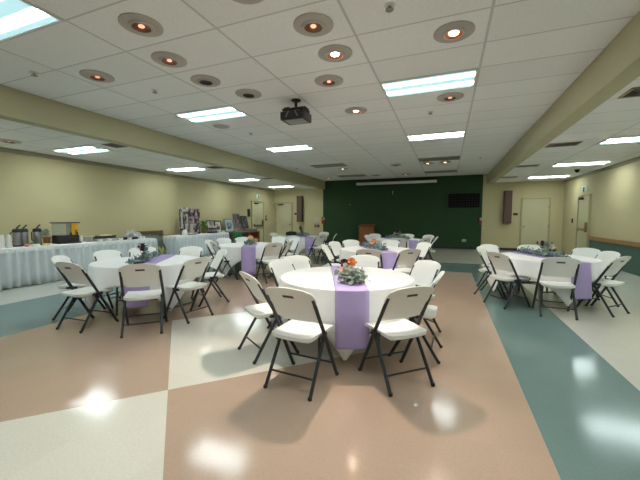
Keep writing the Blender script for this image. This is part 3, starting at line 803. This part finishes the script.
for (k, ang, rr, turn, lab) in CH:
    c = CHC[k]; a = math.radians(ang)
    face = a + PI + math.radians(turn)                  # facing direction
    px, py = c[0] + rr * math.cos(a), c[1] + rr * math.sin(a)
    if k == 'right' and ang == -51: px, py, face = 2.33, 5.73, math.radians(136)
    loc = (px + BACKTOP * math.cos(face), py + BACKTOP * math.sin(face), 0)
    rz = face - PI / 2
    lab = 'white folding chair: ' + lab
    g = 'white folding chairs around the round tables'
    if c0 is None:
        c0 = make_chair(lab); c0.location = loc; c0.rotation_euler = (0, 0, rz); c0['group'] = g
    else: dup(c0, loc, rz, lab, g)
# the one black chair
bc = make_chair('black folding chair standing behind the far left round table', 'black_plastic')
a = math.radians(128); face = a + PI
bc.location = (-4.5 + 1.5 * math.cos(a) + BACKTOP * math.cos(face), 9.71 + 1.5 * math.sin(a) + BACKTOP * math.sin(face), 0); bc.rotation_euler = (0, 0, face - PI / 2)

# ------------------------------------------------------------------ centrepieces
def leaves_mesh(pts, size, n, spread, up=.5, rnd=None):
    R = rnd or random
    b = BM()
    for _ in range(n):
        p = Vector(R.choice(pts)) + Vector((R.gauss(0, spread[0]), R.gauss(0, spread[1]), abs(R.gauss(0, spread[2]))))
        s = size * R.uniform(.6, 1.25)
        q = Euler((R.uniform(-1.2, 1.2), R.uniform(-1.2, 1.2), R.uniform(0, 2 * PI))).to_matrix()
        ring = []
        for k in range(7):
            t = 2 * PI * k / 7
            ring.append(b.verts.new(p + q @ Vector((s * 1.15 * math.cos(t), s * .85 * math.sin(t), .18 * s * math.cos(2 * t)))))
        m = b.verts.new(p + q @ Vector((0, 0, -.12 * s)))
        for k in range(7): b.faces.new((m, ring[k], ring[(k + 1) % 7]))
    return b

def blossom(b, c, r, rings=3, petals=6, tilt=.5):
    for j in range(rings):
        rr = r * (1 - j * .27)
        for k in range(petals):
            t = 2 * PI * (k + .5 * j) / petals
            d = Vector((math.cos(t), math.sin(t), 0)); w = Vector((-math.sin(t), math.cos(t), 0))
            base = Vector(c) + Vector((0, 0, j * r * .12))
            up = (.35 + .3 * j) * r
            v = [base, base + d * rr * .5 + w * rr * .42 + Vector((0, 0, up * .6)), base + d * rr + w * rr * .25 + Vector((0, 0, up)),
                 base + d * rr * 1.08 + Vector((0, 0, up * .85)), base + d * rr - w * rr * .25 + Vector((0, 0, up)), base + d * rr * .5 - w * rr * .42 + Vector((0, 0, up * .6))]
            b.faces.new([b.verts.new(x) for x in v])
    ball(b, Vector(c) + Vector((0, 0, r * .35)), r * .3, sub=1)
    return b

ZT = HTAB + .012
def garland(k, a, z, off, n, label, m='leaf', spread=(.03, .045, .035), size=.022, blooms=(), clump=None):
    c, cor, run = TABS[k]; rn = math.radians(run); u = (math.cos(rn), math.sin(rn))
    t = thing('greenery_garland', label, 'greenery', (c[0] + off[0], c[1] + off[1], ZT), rn, 'table greenery')
    pts = [(a + (z - a) * i / 14, .02 * math.sin(i * 1.7), .02) for i in range(15)]
    R = random.Random(hash(k) % 1000 if False else sum(map(ord, k)))
    b = leaves_mesh(pts, size, n, spread, rnd=R)
    if clump:
        cp, cn, cs = clump
        b2 = leaves_mesh([cp], size * 1.05, cn, cs, rnd=R)
        me = bpy.data.meshes.new('tmp'); b2.to_mesh(me); b2.free(); b.from_mesh(me); bpy.data.meshes.remove(me)
    for v in b.verts: v.co.z = max(v.co.z, .003)
    obj('leaves', b, m, t, recalc=False)
    b = BM(); tube(b, [(p[0], p[1], .008) for p in pts], .004, 6)
    for i in range(0, 15, 2): tube(b, [(pts[i][0], pts[i][1], .008), (pts[i][0] + .04, pts[i][1] + (.05 if i % 4 else -.05), .03)], .0025, 5)
    obj('stem', b, 'stem', t)
    for (x, y, zz, r, mm) in blooms:
        b = BM(); blossom(b, (0, 0, 0), r); 
        f = obj('flower', b, mm, t, loc=(x, y, zz), rot=(.75, 0, -rn + .3), recalc=False)
        b = BM(); tube(b, [(0, 0, -zz + .006), (0, .01, -zz * .4), (0, 0, 0)], .003, 6); 
        obj('stalk', b, 'stem', t, loc=(x, y, zz))
    return t
garland('near', -.14, .36, (0, 0), 60, 'eucalyptus bunch with orange and burgundy flowers on the nearest table', 'leaf', (.03, .04, .03), .021,
        blooms=((.06, -.03, .135, .055, 'burgundy_petal'), (.04, .05, .14, .06, 'orange_petal'), (-.02, .02, .12, .055, 'orange_petal'), (.14, -.04, .07, .05, 'peach_petal')),
        clump=((.40, .03, .02), 320, (.06, .055, .055)))
garland('left', -.44, .44, (-.02, -.02), 300, 'long blue-green garland trailing along the runner of the left table', 'leaf_blue', (.04, .045, .028), .024)
garland('right', -.55, .42, (.02, .03), 300, 'long blue-green garland trailing over the right table', 'leaf_blue', (.04, .05, .03), .026)
garland('photo', -.35, .30, (0, 0), 200, 'greenery with one peach flower on the table before the photo display', 'leaf', (.05, .06, .04), .024, blooms=((-.05, 0, .13, .075, 'peach_petal'), (-.02, .08, .08, .05, 'orange_petal')))
garland('corner', -.40, .40, (0, 0), 200, 'dark greenery on the far left table', 'leaf_blue', (.05, .06, .05), .026)
garland('mid', -.55, .45, (0, 0), 320, 'blue-green garland with small orange flowers on the middle table', 'leaf_blue', (.05, .06, .04), .026, blooms=((-.18, .03, .14, .05, 'orange_petal'), (-.12, -.05, .10, .045, 'peach_petal'), (-.26, .05, .11, .04, 'leaf_lime')))
garland('far', -.45, .45, (0, 0), 220, 'dark greenery on the farthest table', 'leaf_blue', (.05, .06, .045), .028)

def vase(k, off, h, blooms, label):
    c = TABS[k][0]
    t = thing('bud_vase', label, 'vase', (c[0] + off[0], c[1] + off[1], ZT + .002), 0, 'flowers in glass vases')
    b = BM(); lathe(b, [(.026, 0), (.03, .004), (.026, .05), (.018, .09), (.016, h * .75), (.021, h * .8)], seg=18, cap_top=False)
    g = obj('glass', b, 'glass', t); sm = g.modifiers.new('thickness', 'SOLIDIFY'); sm.thickness = .002
    for (x, y, z, r, m) in blooms:
        b = BM(); tube(b, [(0, 0, .008), (x * .3, y * .3, h * .6), (x, y, z)], .003, 6); obj('stalk', b, 'stem', t)
        b = BM(); blossom(b, (x, y, z), r); ball(b, (x, y, z), r * .5, (1, 1, .8), 1); obj('flower', b, m, t, recalc=False)
    R = random.Random(11); b = leaves_mesh([(.05, .02, h * .9), (.06, 0, h * .7), (0, .03, h * .75)], .02, 26, (.02, .02, .03), rnd=R); obj('leaves', b, 'leaf_blue', t, recalc=False)
vase('left', (.17, -.22), .17, ((-.01, 0, .185, .075, 'burgundy_petal'), (-.09, 0, .21, .025, 'burgundy_petal')), 'glass vase with a wide burgundy flower on the left table')
vase('right', (.0, .05), .19, ((-.02, 0, .19, .06, 'burgundy_petal'), (-.09, .0, .21, .03, 'burgundy_petal'), (.12, 0, .13, .06, 'white_petal')), 'glass vase with one dark and one white flower on the right table')
vase('corner', (-.05, -.05), .22, ((0, 0, .24, .09, 'burgundy_petal'), (.03, .02, .18, .05, 'burgundy_petal')), 'glass vase with a dark flower on the far left table')
vase('far', (0, .05), .20, ((0, 0, .21, .08, 'burgundy_petal'), (-.1, 0, .16, .04, 'peach_petal')), 'glass vase with a dark flower on the farthest table')

# ------------------------------------------------------------------ skirted buffet and display tables
def skirted(name, w, d, h, label, loc, rz, pitch=.15):
    """front faces local -y; origin at the middle of the front foot line"""
    t = thing(name, label, 'table', loc, rz)
    b = BM(); box(b, (0, d / 2, h - .02), (w, d, .04), bevel=.01); obj('tabletop', b, 'tabletop', t)
    b = BM(); box(b, (0, d / 2, h - .002), (w + .05, d + .05, .02), bevel=.008); box(b, (0, -.028, h - .045), (w + .06, .006, .075), bevel=.002)
    for s in (-1, 1): box(b, (s * (w / 2 + .028), d / 2, h - .045), (.006, d + .05, .075), bevel=.002)
    obj('top_cloth', b, 'cloth', t)
    b = BM()
    def strip(p0, p1, nrm):
        p0, p1 = Vector(p0), Vector(p1); L = (p1 - p0).length; n = int(L / pitch * 8)
        R = random.Random(int(L * 100)); ph = 0; rows = []
        for i in range(n + 1):
            ph += 2 * PI / 8 * R.uniform(.7, 1.3)
            q = p0 + (p1 - p0) * (i / n); row = []
            for j, zz in enumerate((h - .015, h - .08, h * .6, h * .3, .012)):
                amp = (.008, .018, .034, .042, .046)[j]
                row.append(b.verts.new(q + Vector(nrm) * (amp * math.copysign(abs(math.sin(ph)) ** .7, math.sin(ph)) + .022 + .006 * j) + Vector((0, 0, zz))))
            rows.append(row)
        for A, B in zip(rows, rows[1:]):
            for j in range(4): b.faces.new((A[j], A[j + 1], B[j + 1], B[j]))
    strip((-w / 2 - .07, 0, 0), (w / 2 + .07, 0, 0), (0, -1, 0)); strip((w / 2, -.02, 0), (w / 2, d, 0), (1, 0, 0)); strip((-w / 2, d, 0), (-w / 2, -.02, 0), (-1, 0, 0))
    o = obj('skirt', b, 'skirt', t, smooth=80, recalc=False); sm = o.modifiers.new('thickness', 'SOLIDIFY'); sm.thickness = .002
    for x in (-w / 2 + .2, w / 2 - .2):
        for y in (.1, d - .1):
            l = BM(); tube(l, [(x, y, .01), (x, y, h - .04)], .016, 8); obj('leg', l, 'table_leg', t)
    return t
HB = .765
skirted('buffet_table', 4.35, .76, HB, 'long buffet table with white top and pleated white skirt along the left wall', (-7.80, 4.72, 0), PI / 2)
PT_RZ = PI / 2 + math.radians(-5)
skirted('display_table', 2.75, .52, HB, 'shorter pleated white skirted table carrying the photo boards', (-8.06, 9.28, 0), PI / 2 - math.radians(-3.0))
ZS = HB + .009

def put(name, bm, m, loc, label, cat, group=None, **kw):
    return tag(obj(name, bm, m, loc=loc, **kw), label, cat, group)

# cups
for y, n, z, lab in ((3.56, 12, .22, 'leftmost stack of upturned white foam cups at the buffet end'), (3.67, 11, .20, 'second stack of white foam cups, beside the steel airpots')):
    t = thing('cup_stack', lab, 'cup stack', (-7.98, y, ZS), 0, 'foam cup stacks'); t.scale = (1.1, 1.1, 1.2)
    for j in range(8):
        b = BM(); zz = j * .018
        lathe(b, [(.040, zz), (.042, zz + .004), (.030, zz + .085), (.026, zz + .088)], seg=20); obj('cup', b, 'foam', t)
# airpots
def airpot(loc, label):
    t = thing('airpot', label, 'airpot', loc, random.uniform(-.2, .2), 'steel airpots')
    b = BM(); lathe(b, [(.07, 0), (.072, .01), (.072, .03)], seg=28); obj('base', b, 'black_plastic', t)
    b = BM(); lathe(b, [(.070, .03), (.071, .05), (.071, .29), (.068, .295)], seg=28); obj('body', b, 'steel', t)
    b = BM(); lathe(b, [(.073, .29), (.076, .30), (.076, .33), (.062, .355), (.035, .365)], seg=28); tube(b, [(.06, 0, .335), (.10, 0, .33), (.105, 0, .30)], .012, 10); obj('lid', b, 'black_plastic', t)
    b = BM(); tube(b, [(0, 0, .36), (0, 0, .375), (0, .05, .43)], [.014, .014, .012], 10); box(b, (0, .052, .43), (.03, .03, .018), rot=(.8, 0, 0), bevel=.005); obj('pump_lever', b, 'black_plastic', t)
    b = BM(); tube(b, [(0, -.07, .30), (0, -.105, .28), (0, -.105, .12), (0, -.07, .10)], .009, 8); obj('handle', b, 'black_plastic', t)
airpot((-8.14, 3.885, ZS), 'left one of the two steel airpots standing together')
airpot((-8.18, 4.015, ZS), 'right one of the two steel airpots standing together')
airpot((-8.15, 4.24, ZS), 'steel airpot standing alone, left of the drink dispenser')
# small things before the airpots
b = BM(); ball(b, (0, 0, .03), .05, (1, 1, .6)); put('napkin_pile', b, 'pink', (-7.92, 3.93, ZS), 'small salmon pink thing in front of the paired airpots', 'napkin')
b = BM(); box(b, (0, 0, .022), (.10, .10, .044), bevel=.01); put('sweetener_box', b, 'yellow', (-7.9, 4.26, ZS), 'small pale yellow box in front of the single airpot', 'box')
b = BM(); box(b, (0, 0, .02), (.09, .13, .04), bevel=.008); put('napkin_box', b, 'foam', (-7.98, 4.11, ZS), 'low white box between the airpots', 'box')
t = thing('plant_pot', 'small terracotta pot with wispy plant left of the drink dispenser', 'plant', (-8.3, 4.49, ZS))
b = BM(); lathe(b, [(.045, 0), (.05, .01), (.068, .13), (.074, .13), (.074, .16), (.066, .16)], seg=24); obj('pot', b, 'terracotta', t)
b = leaves_mesh([(0, 0, .17), (0, 0, .22)], .022, 50, (.03, .03, .05), rnd=random.Random(3)); obj('leaves', b, 'leaf', t, recalc=False)
# drink dispenser
t = thing('drink_dispenser', 'twin-tank drink dispenser with black base, one clear and one orange tank', 'drink dispenser', (-8.12, 4.79, ZS), PI / 2); t.scale = (.80, .8, 1.06)
b = BM(); box(b, (0, .03, .09), (.54, .34, .18), bevel=.02); box(b, (.06, -.16, .015), (.42, .10, .03), bevel=.008); obj('base', b, 'black_plastic', t)
b = BM(); box(b, (-.10, .03, .31), (.34, .30, .25), bevel=.012); obj('clear_tank', b, 'clear', t)
b = BM(); box(b, (.17, .03, .31), (.17, .30, .25), bevel=.012); obj('juice_tank', b, 'juice', t, label='orange juice tank')
b = BM(); box(b, (.19, -.122, .25), (.07, .006, .09), bevel=.002); obj('drink_card', b, 'juice_dark', t)
b = BM(); box(b, (0, .03, .445), (.60, .36, .022), bevel=.008); obj('lid', b, 'black_plastic', t)
for x in (.03, .2):
    b = BM(); box(b, (x, -.15, .205), (.03, .05, .07), bevel=.008); tube(b, [(x, -.16, .19), (x, -.17, .14)], .011, 8); obj('tap', b, 'black_plastic', t)
# plates, cups and food trays
for y, x, n, lab in ((5.10, -8.10, 9, 'narrow white cup stack right beside the drink dispenser'),):
    t = thing('cup_stack', lab, 'cup stack', (x, y, ZS), 0, 'foam cup stacks')
    for j in range(5):
        b = BM(); lathe(b, [(.036, j * .018), (.038, j * .018 + .004), (.028, j * .018 + .085)], seg=18); obj('cup', b, 'foam', t)
t = thing('plate_stack', 'tall pile of white plates between dispenser and food trays', 'plates', (-8.08, 5.26, ZS))
for j in range(12):
    b = BM(); lathe(b, [(.05, j * .011), (.085, j * .011 + .008), (.088, j * .011 + .011), (.05, j * .011 + .005)], seg=24); obj('plate', b, 'foam', t)
def tray(y, x, w, d, h, food, label, rim='foil', dome=0):
    t = thing('food_tray', label, 'food tray', (x, y, ZS), PI / 2, 'food trays on the buffet')
    b = BM(); lathe(b, [(.5, 0), (.62, .9), (.70, 1.0), (.66, 1.0), (.56, .2)], seg=4, cap_top=True)
    for v in b.verts:
        c, s = math.cos(PI / 4), math.sin(PI / 4)
        v.co = Vector(((v.co.x * c - v.co.y * s) * w, (v.co.x * s + v.co.y * c) * d, v.co.z * h))
    obj('tray', b, rim, t, smooth=0)
    R = random.Random(int(y * 100)); b = BM()
    for _ in range(26): ball(b, (R.uniform(-.38, .38) * w, R.uniform(-.38, .38) * d, h * (.75 + dome * R.uniform(.3, 1))), min(w, d) * .09, (1.2, 1, .7), 1)
    obj('food', b, food, t)
tray(5.50, -8.02, .24, .20, .06, 'food_mix', 'foil tray of greens next to the plates')
tray(5.52, -8.32, .30, .24, .10, 'food_brown', 'dark platter at the back behind the greens', 'book')
tray(5.80, -8.02, .22, .20, .06, 'food_mix', 'second foil tray of greens, below the cream-topped platter')
tray(5.85, -8.32, .42, .30, .12, 'food_cream', 'wide raised platter with cream-coloured food', 'book', .4)
tray(6.06, -8.0, .20, .22, .06, 'food_brown', 'dark tray in the middle right of the buffet', 'black_plastic')
tray(6.34, -7.98, .26, .22, .06, 'food_brown', 'black tray of brown food before the foil dome', 'black_plastic')
for y, x, lab in ((5.40, -7.9, 'white foam cup left of the trays'), (5.66, -7.92, 'white bowl between the two trays of greens'), (5.95, -7.9, 'white bowl right of the second greens'), (6.20, -7.9, 'white bowl left of the black tray'), (6.52, -7.92, 'white bowl right of the black tray'), (6.66, -7.96, 'white bowl at the right end of the buffet')):
    b = BM(); lathe(b, [(.03, 0), (.034, .004), (.055, .06), (.058, .06), (.05, .01)], seg=20); put('bowl', b, 'foam', (x, y, ZS), lab, 'bowl', 'white bowls on the buffet')
t = thing('foil_dome', 'crumpled foil-covered dish heaped at the right end of the buffet', 'covered dish', (-8.22, 6.52, ZS))
b = BM(); lathe(b, [(.20, 0), (.25, .05), (.26, .055), (.22, .03)], seg=28); obj('pan', b, 'foil', t)
b = BM(); bmesh.ops.create_icosphere(b, subdivisions=4, radius=.22)
R = random.Random(5)
for v in b.verts:
    q = .8 + .2 * math.sin(v.co.x * 31) * math.sin(v.co.y * 27 + 1) + R.uniform(-.03, .03)
    v.co = Vector((v.co.x * q, v.co.y * 1.25 * q, max(v.co.z * 1.0 * q, 0) + .045))
obj('foil_cover', b, 'foil', t, smooth=20)
b = BM(); box(b, (0, 0, .01), (.05, .22, .02), bevel=.006); put('serving_tongs', b, 'steel', (-8.2, 6.79, ZS), 'flat steel utensil at the far end of the buffet', 'utensil')

# leaning frame on the floor
def framed(name, w, h, loc, rz, lean, fm, pm, label, fw=.05, cat='framed picture', mount=None, group=None):
    t = thing(name, label, cat, loc, 0, group); t.rotation_euler = (lean, 0, rz); t.rotation_mode = 'XYZ'
    t.rotation_euler = (Matrix.Rotation(rz, 3, 'Z') @ Matrix.Rotation(-lean, 3, 'X')).to_euler()
    b = BM()
    for s in (-1, 1):
        box(b, (s * (w / 2 - fw / 2), 0, h / 2), (fw, .03, h), bevel=.006)
        box(b, (0, 0, h / 2 + s * (h / 2 - fw / 2)), (w - 2 * fw, .03, fw), bevel=.006)
    obj('frame', b, fm, t)
    b = BM(); box(b, (0, .004, h / 2), (w - 2 * fw + .004, .012, h - 2 * fw + .004)); obj('mount' if mount else 'picture', b, mount or pm, t, smooth=0)
    if mount:
        b = BM(); box(b, (0, -.004, h / 2 - .01), (w * .48, .006, h * .5)); obj('picture', b, pm, t, smooth=0)
    return t
framed('framed_picture', .98, .97, (-8.36, 7.42, .002), PI / 2, .22, 'woodframe', 'picture_grey', 'large dark wood frame leaning on the wall between buffet and photo table', .09)
t = thing('floor_plant', 'yellow-green leafy plant on the floor in front of the leaning frame', 'plant', (-8.0, 7.38, 0))
b = BM(); lathe(b, [(.07, 0), (.075, .01), (.10, .18), (.105, .18), (.09, .17)], seg=22); obj('pot', b, 'cap', t)
b = BM(); R = random.Random(9)
for k in range(16):
    a = R.uniform(0, 2 * PI); l = R.uniform(.25, .46); d = Vector((math.cos(a), math.sin(a), 0)); w = Vector((-d.y, d.x, 0))
    p = [Vector((0, 0, .16)) + d * l * q * .45 + Vector((0, 0, l * (q * 1.3 - .5 * q * q))) for q in (0, .35, .7, 1)]
    ws = (.008, .03, .028, .002)
    L = [b.verts.new(p[i] + w * ws[i]) for i in range(4)]; Rr = [b.verts.new(p[i] - w * ws[i]) for i in range(4)]
    for i in range(3): b.faces.new((L[i], L[i + 1], Rr[i + 1], Rr[i]))
obj('leaves', b, 'leaf_lime', t, recalc=False)

# photo boards: trifold
t = thing('photo_board', 'tall folding display board covered in photographs', 'photo board', (-8.40, 8.86, ZS), PI / 2)
b = BM(); box(b, (-.24, -.04, .46), (.50, .012, .92), rot=(0, 0, .18)); obj('board_panel', b, 'collage', t, smooth=0)
b = BM(); box(b, (.24, -.04, .45), (.48, .012, .90), rot=(0, 0, -.18)); obj('board_panel', b, 'collage_fine', t, smooth=0)
b = BM(); box(b, (-.38, -.085, .52), (.07, .012, .52), rot=(0, 0, .18)); box(b, (-.08, -.035, .42), (.07, .014, .50), rot=(0, 0, .18)); obj('white_cutout', b, 'paper', t, smooth=0)
b = BM(); box(b, (-.23, -.052, .84), (.26, .012, .10), rot=(0, 0, .18)); obj('title_card', b, 'paper', t, smooth=0)
b = BM(); box(b, (-.10, 0, .19), (.14, .012, .38), rot=(.12, 0, 0)); put('white_card', b, 'paper', (-8.2, 8.90, ZS), 'upright white card standing against the photo board', 'card', rot=(0, 0, PI / 2), smooth=0)
t = thing('guest_book', 'open white album lying in front of the photo board', 'album', (-8.16, 8.72, ZS), PI / 2)
b = BM(); box(b, (0, 0, .012), (.34, .24, .024), bevel=.004); obj('cover', b, 'greycloth', t)
for s in (-1, 1):
    b = BM(); box(b, (s * .08, 0, .035), (.155, .22, .024), rot=(0, s * .1, 0), bevel=.008); obj('pages', b, 'paper', t)
b = BM(); lathe(b, [(.07, 0), (.085, .02), (.09, .10), (.07, .16), (.03, .18)], seg=22); put('white_jar', b, 'foam', (-8.18, 8.46, ZS), 'squat white jar at the left end of the photo table', 'jar')
t = thing('leaf_plant', 'small bright green plant between the photo board and frames', 'plant', (-8.4, 9.62, ZS))
b = BM(); lathe(b, [(.05, 0), (.055, .01), (.075, .14), (.08, .15), (.07, .15)], seg=22); obj('pot', b, 'food_mix', t)
b = leaves_mesh([(0, 0, .18), (0, 0, .28), (.02, 0, .36)], .04, 60, (.05, .05, .04), rnd=random.Random(4)); obj('leaves', b, 'leaf_green', t, recalc=False)
# frames on the table
for j in range(4):
    b = BM(); box(b, (0, 0, .033 + j * .068), (.20, .34 - .02 * j, .062), bevel=.006)
    put('photo_album', b, ('book', 'greyframe', 'book', 'matboard')[j], (-8.24, 9.90, ZS), 'dark album in the pile beside the green plant, %s' % ('bottom one', 'second from the bottom', 'third from the bottom', 'topmost')[j], 'album', 'piled albums')
framed('framed_picture', .50, .48, (-8.44, 10.12, ZS), PI / 2 + .1, .15, 'blackframe', 'picture_sepia', 'pale sepia picture in black frame, leaning behind the album pile', .025)
framed('framed_picture', .46, .47, (-8.42, 10.50, ZS), PI / 2 + .1, .15, 'blackframe', 'picture_portrait', 'black framed portrait with cream mount at the right end of the photo table', .05, mount='matboard')
b = leaves_mesh([(0, 0, .03), (0, .1, .03), (0, -.1, .03)], .035, 40, (.04, .08, .03), rnd=random.Random(8)); 
for v in b.verts: v.co.z = max(v.co.z, .004)
put('white_bouquet', b, 'white_petal', (-8.14, 10.36, ZS), 'loose white and green bouquet at the front right corner of the photo table', 'bouquet', recalc=False)
# second small table with a green cloth and taller frames
t = thing('side_table', 'orange-brown wooden side table under the green cloth', 'table', (-8.3, 11.84, 0), PI / 2)
b = BM(); box(b, (0, 0, .73), (2.06, .60, .04), bevel=.006); obj('tabletop', b, 'lectern', t)
for x in (-.98, .98):
    for y in (-.26, .26):
        b = BM(); box(b, (x, y, .355), (.05, .05, .71), bevel=.005); obj('leg', b, 'lectern', t)
b = BM(); box(b, (1.02, 0, .55), (.02, .56, .32), bevel=.004); obj('end_panel', b, 'lectern', t)
t2 = BM()
n = 30; rows = []
for i in range(n + 1):
    y = 10.80 + .58 * i / n; f = .012 * math.sin(i * 1.1)
    rows.append([t2.verts.new(p) for p in ((-8.45, y, .755), (-8.05, y, .756), (-7.985, y, .75), (-7.97 + f, y, .70), (-7.955 + 2 * f, y, .50), (-7.945 + 2.4 * f, y, .33 + .05 * math.sin(i * .2)))])
for A, B in zip(rows, rows[1:]):
    for j in range(5): t2.faces.new((A[j], A[j + 1], B[j + 1], B[j]))
o = put('green_drape', t2, 'greencloth', (0, 0, 0), 'bright green cloth draped over the side table by the photo table', 'cloth', smooth=60); o.modifiers.new('thickness', 'SOLIDIFY').thickness = .003
t2 = BM(); box(t2, (0, 0, .05), (.5, .45, .10), bevel=.03); put('folded_blanket', t2, 'greycloth', (-8.2, 12.35, .751), 'folded grey blanket on the side table right of the green cloth', 'blanket')
b = BM(); ball(b, (0, 0, .05), .07, (.8, 1.6, .7)); put('wooden_ornament', b, 'bread', (-8.1, 11.1, .759), 'light brown rounded ornament on the green cloth', 'ornament')
framed('framed_picture', .66, .55, (-8.45, 11.28, .759), PI / 2 + .1, .18, 'greyframe', 'picture_blue', 'pewter framed picture with pale blue mount, leaning on the side table', .035, mount='bluemat')
framed('tall_photo_panel', .54, .78, (-8.45, 11.86, .759), PI / 2 + .08, .18, 'greyframe', 'picture_mauve', 'tall mauve-grey picture panel, tallest of those leaning on the side table', .02)
framed('tall_photo_panel', .52, .58, (-8.45, 12.40, .86), PI / 2 + .08, .22, 'blackframe', 'picture_dark', 'dark photo collage panel leaning beside the tall mauve one', .02)

# ------------------------------------------------------------------ camera, world, view
cam = bpy.data.cameras.new('camera'); co = bpy.data.objects.new('camera', cam); COL.objects.link(co)
F_PX = 324.29; YAW, PITCH, ROLL = math.radians(21.397), math.radians(-4.042), math.radians(.066)
cam.sensor_width = 36; cam.sensor_fit = 'HORIZONTAL'; cam.lens = F_PX / 640 * 36; cam.clip_start = .05
fw = Vector((-math.sin(YAW) * math.cos(PITCH), math.cos(YAW) * math.cos(PITCH), math.sin(PITCH)))
r = Vector((math.cos(YAW), math.sin(YAW), 0)); u = r.cross(fw)
r2 = math.cos(ROLL) * r + math.sin(ROLL) * u; u2 = -math.sin(ROLL) * r + math.cos(ROLL) * u
mw = Matrix(((r2.x, u2.x, -fw.x, 0), (r2.y, u2.y, -fw.y, 0), (r2.z, u2.z, -fw.z, 1.381), (0, 0, 0, 1)))
co.matrix_world = mw
S.camera = co
w = bpy.data.worlds.new('world'); S.world = w; w.use_nodes = True
w.node_tree.nodes['Background'].inputs[0].default_value = (.5, .5, .5, 1); w.node_tree.nodes['Background'].inputs[1].default_value = .0
vs = S.view_settings; vs.view_transform = 'Standard'; vs.look = 'None'; vs.exposure = 0.5; vs.gamma = 1; vs.use_curve_mapping = False
S.cycles.use_denoising = True
S.cycles.max_bounces = 10; S.cycles.diffuse_bounces = 5
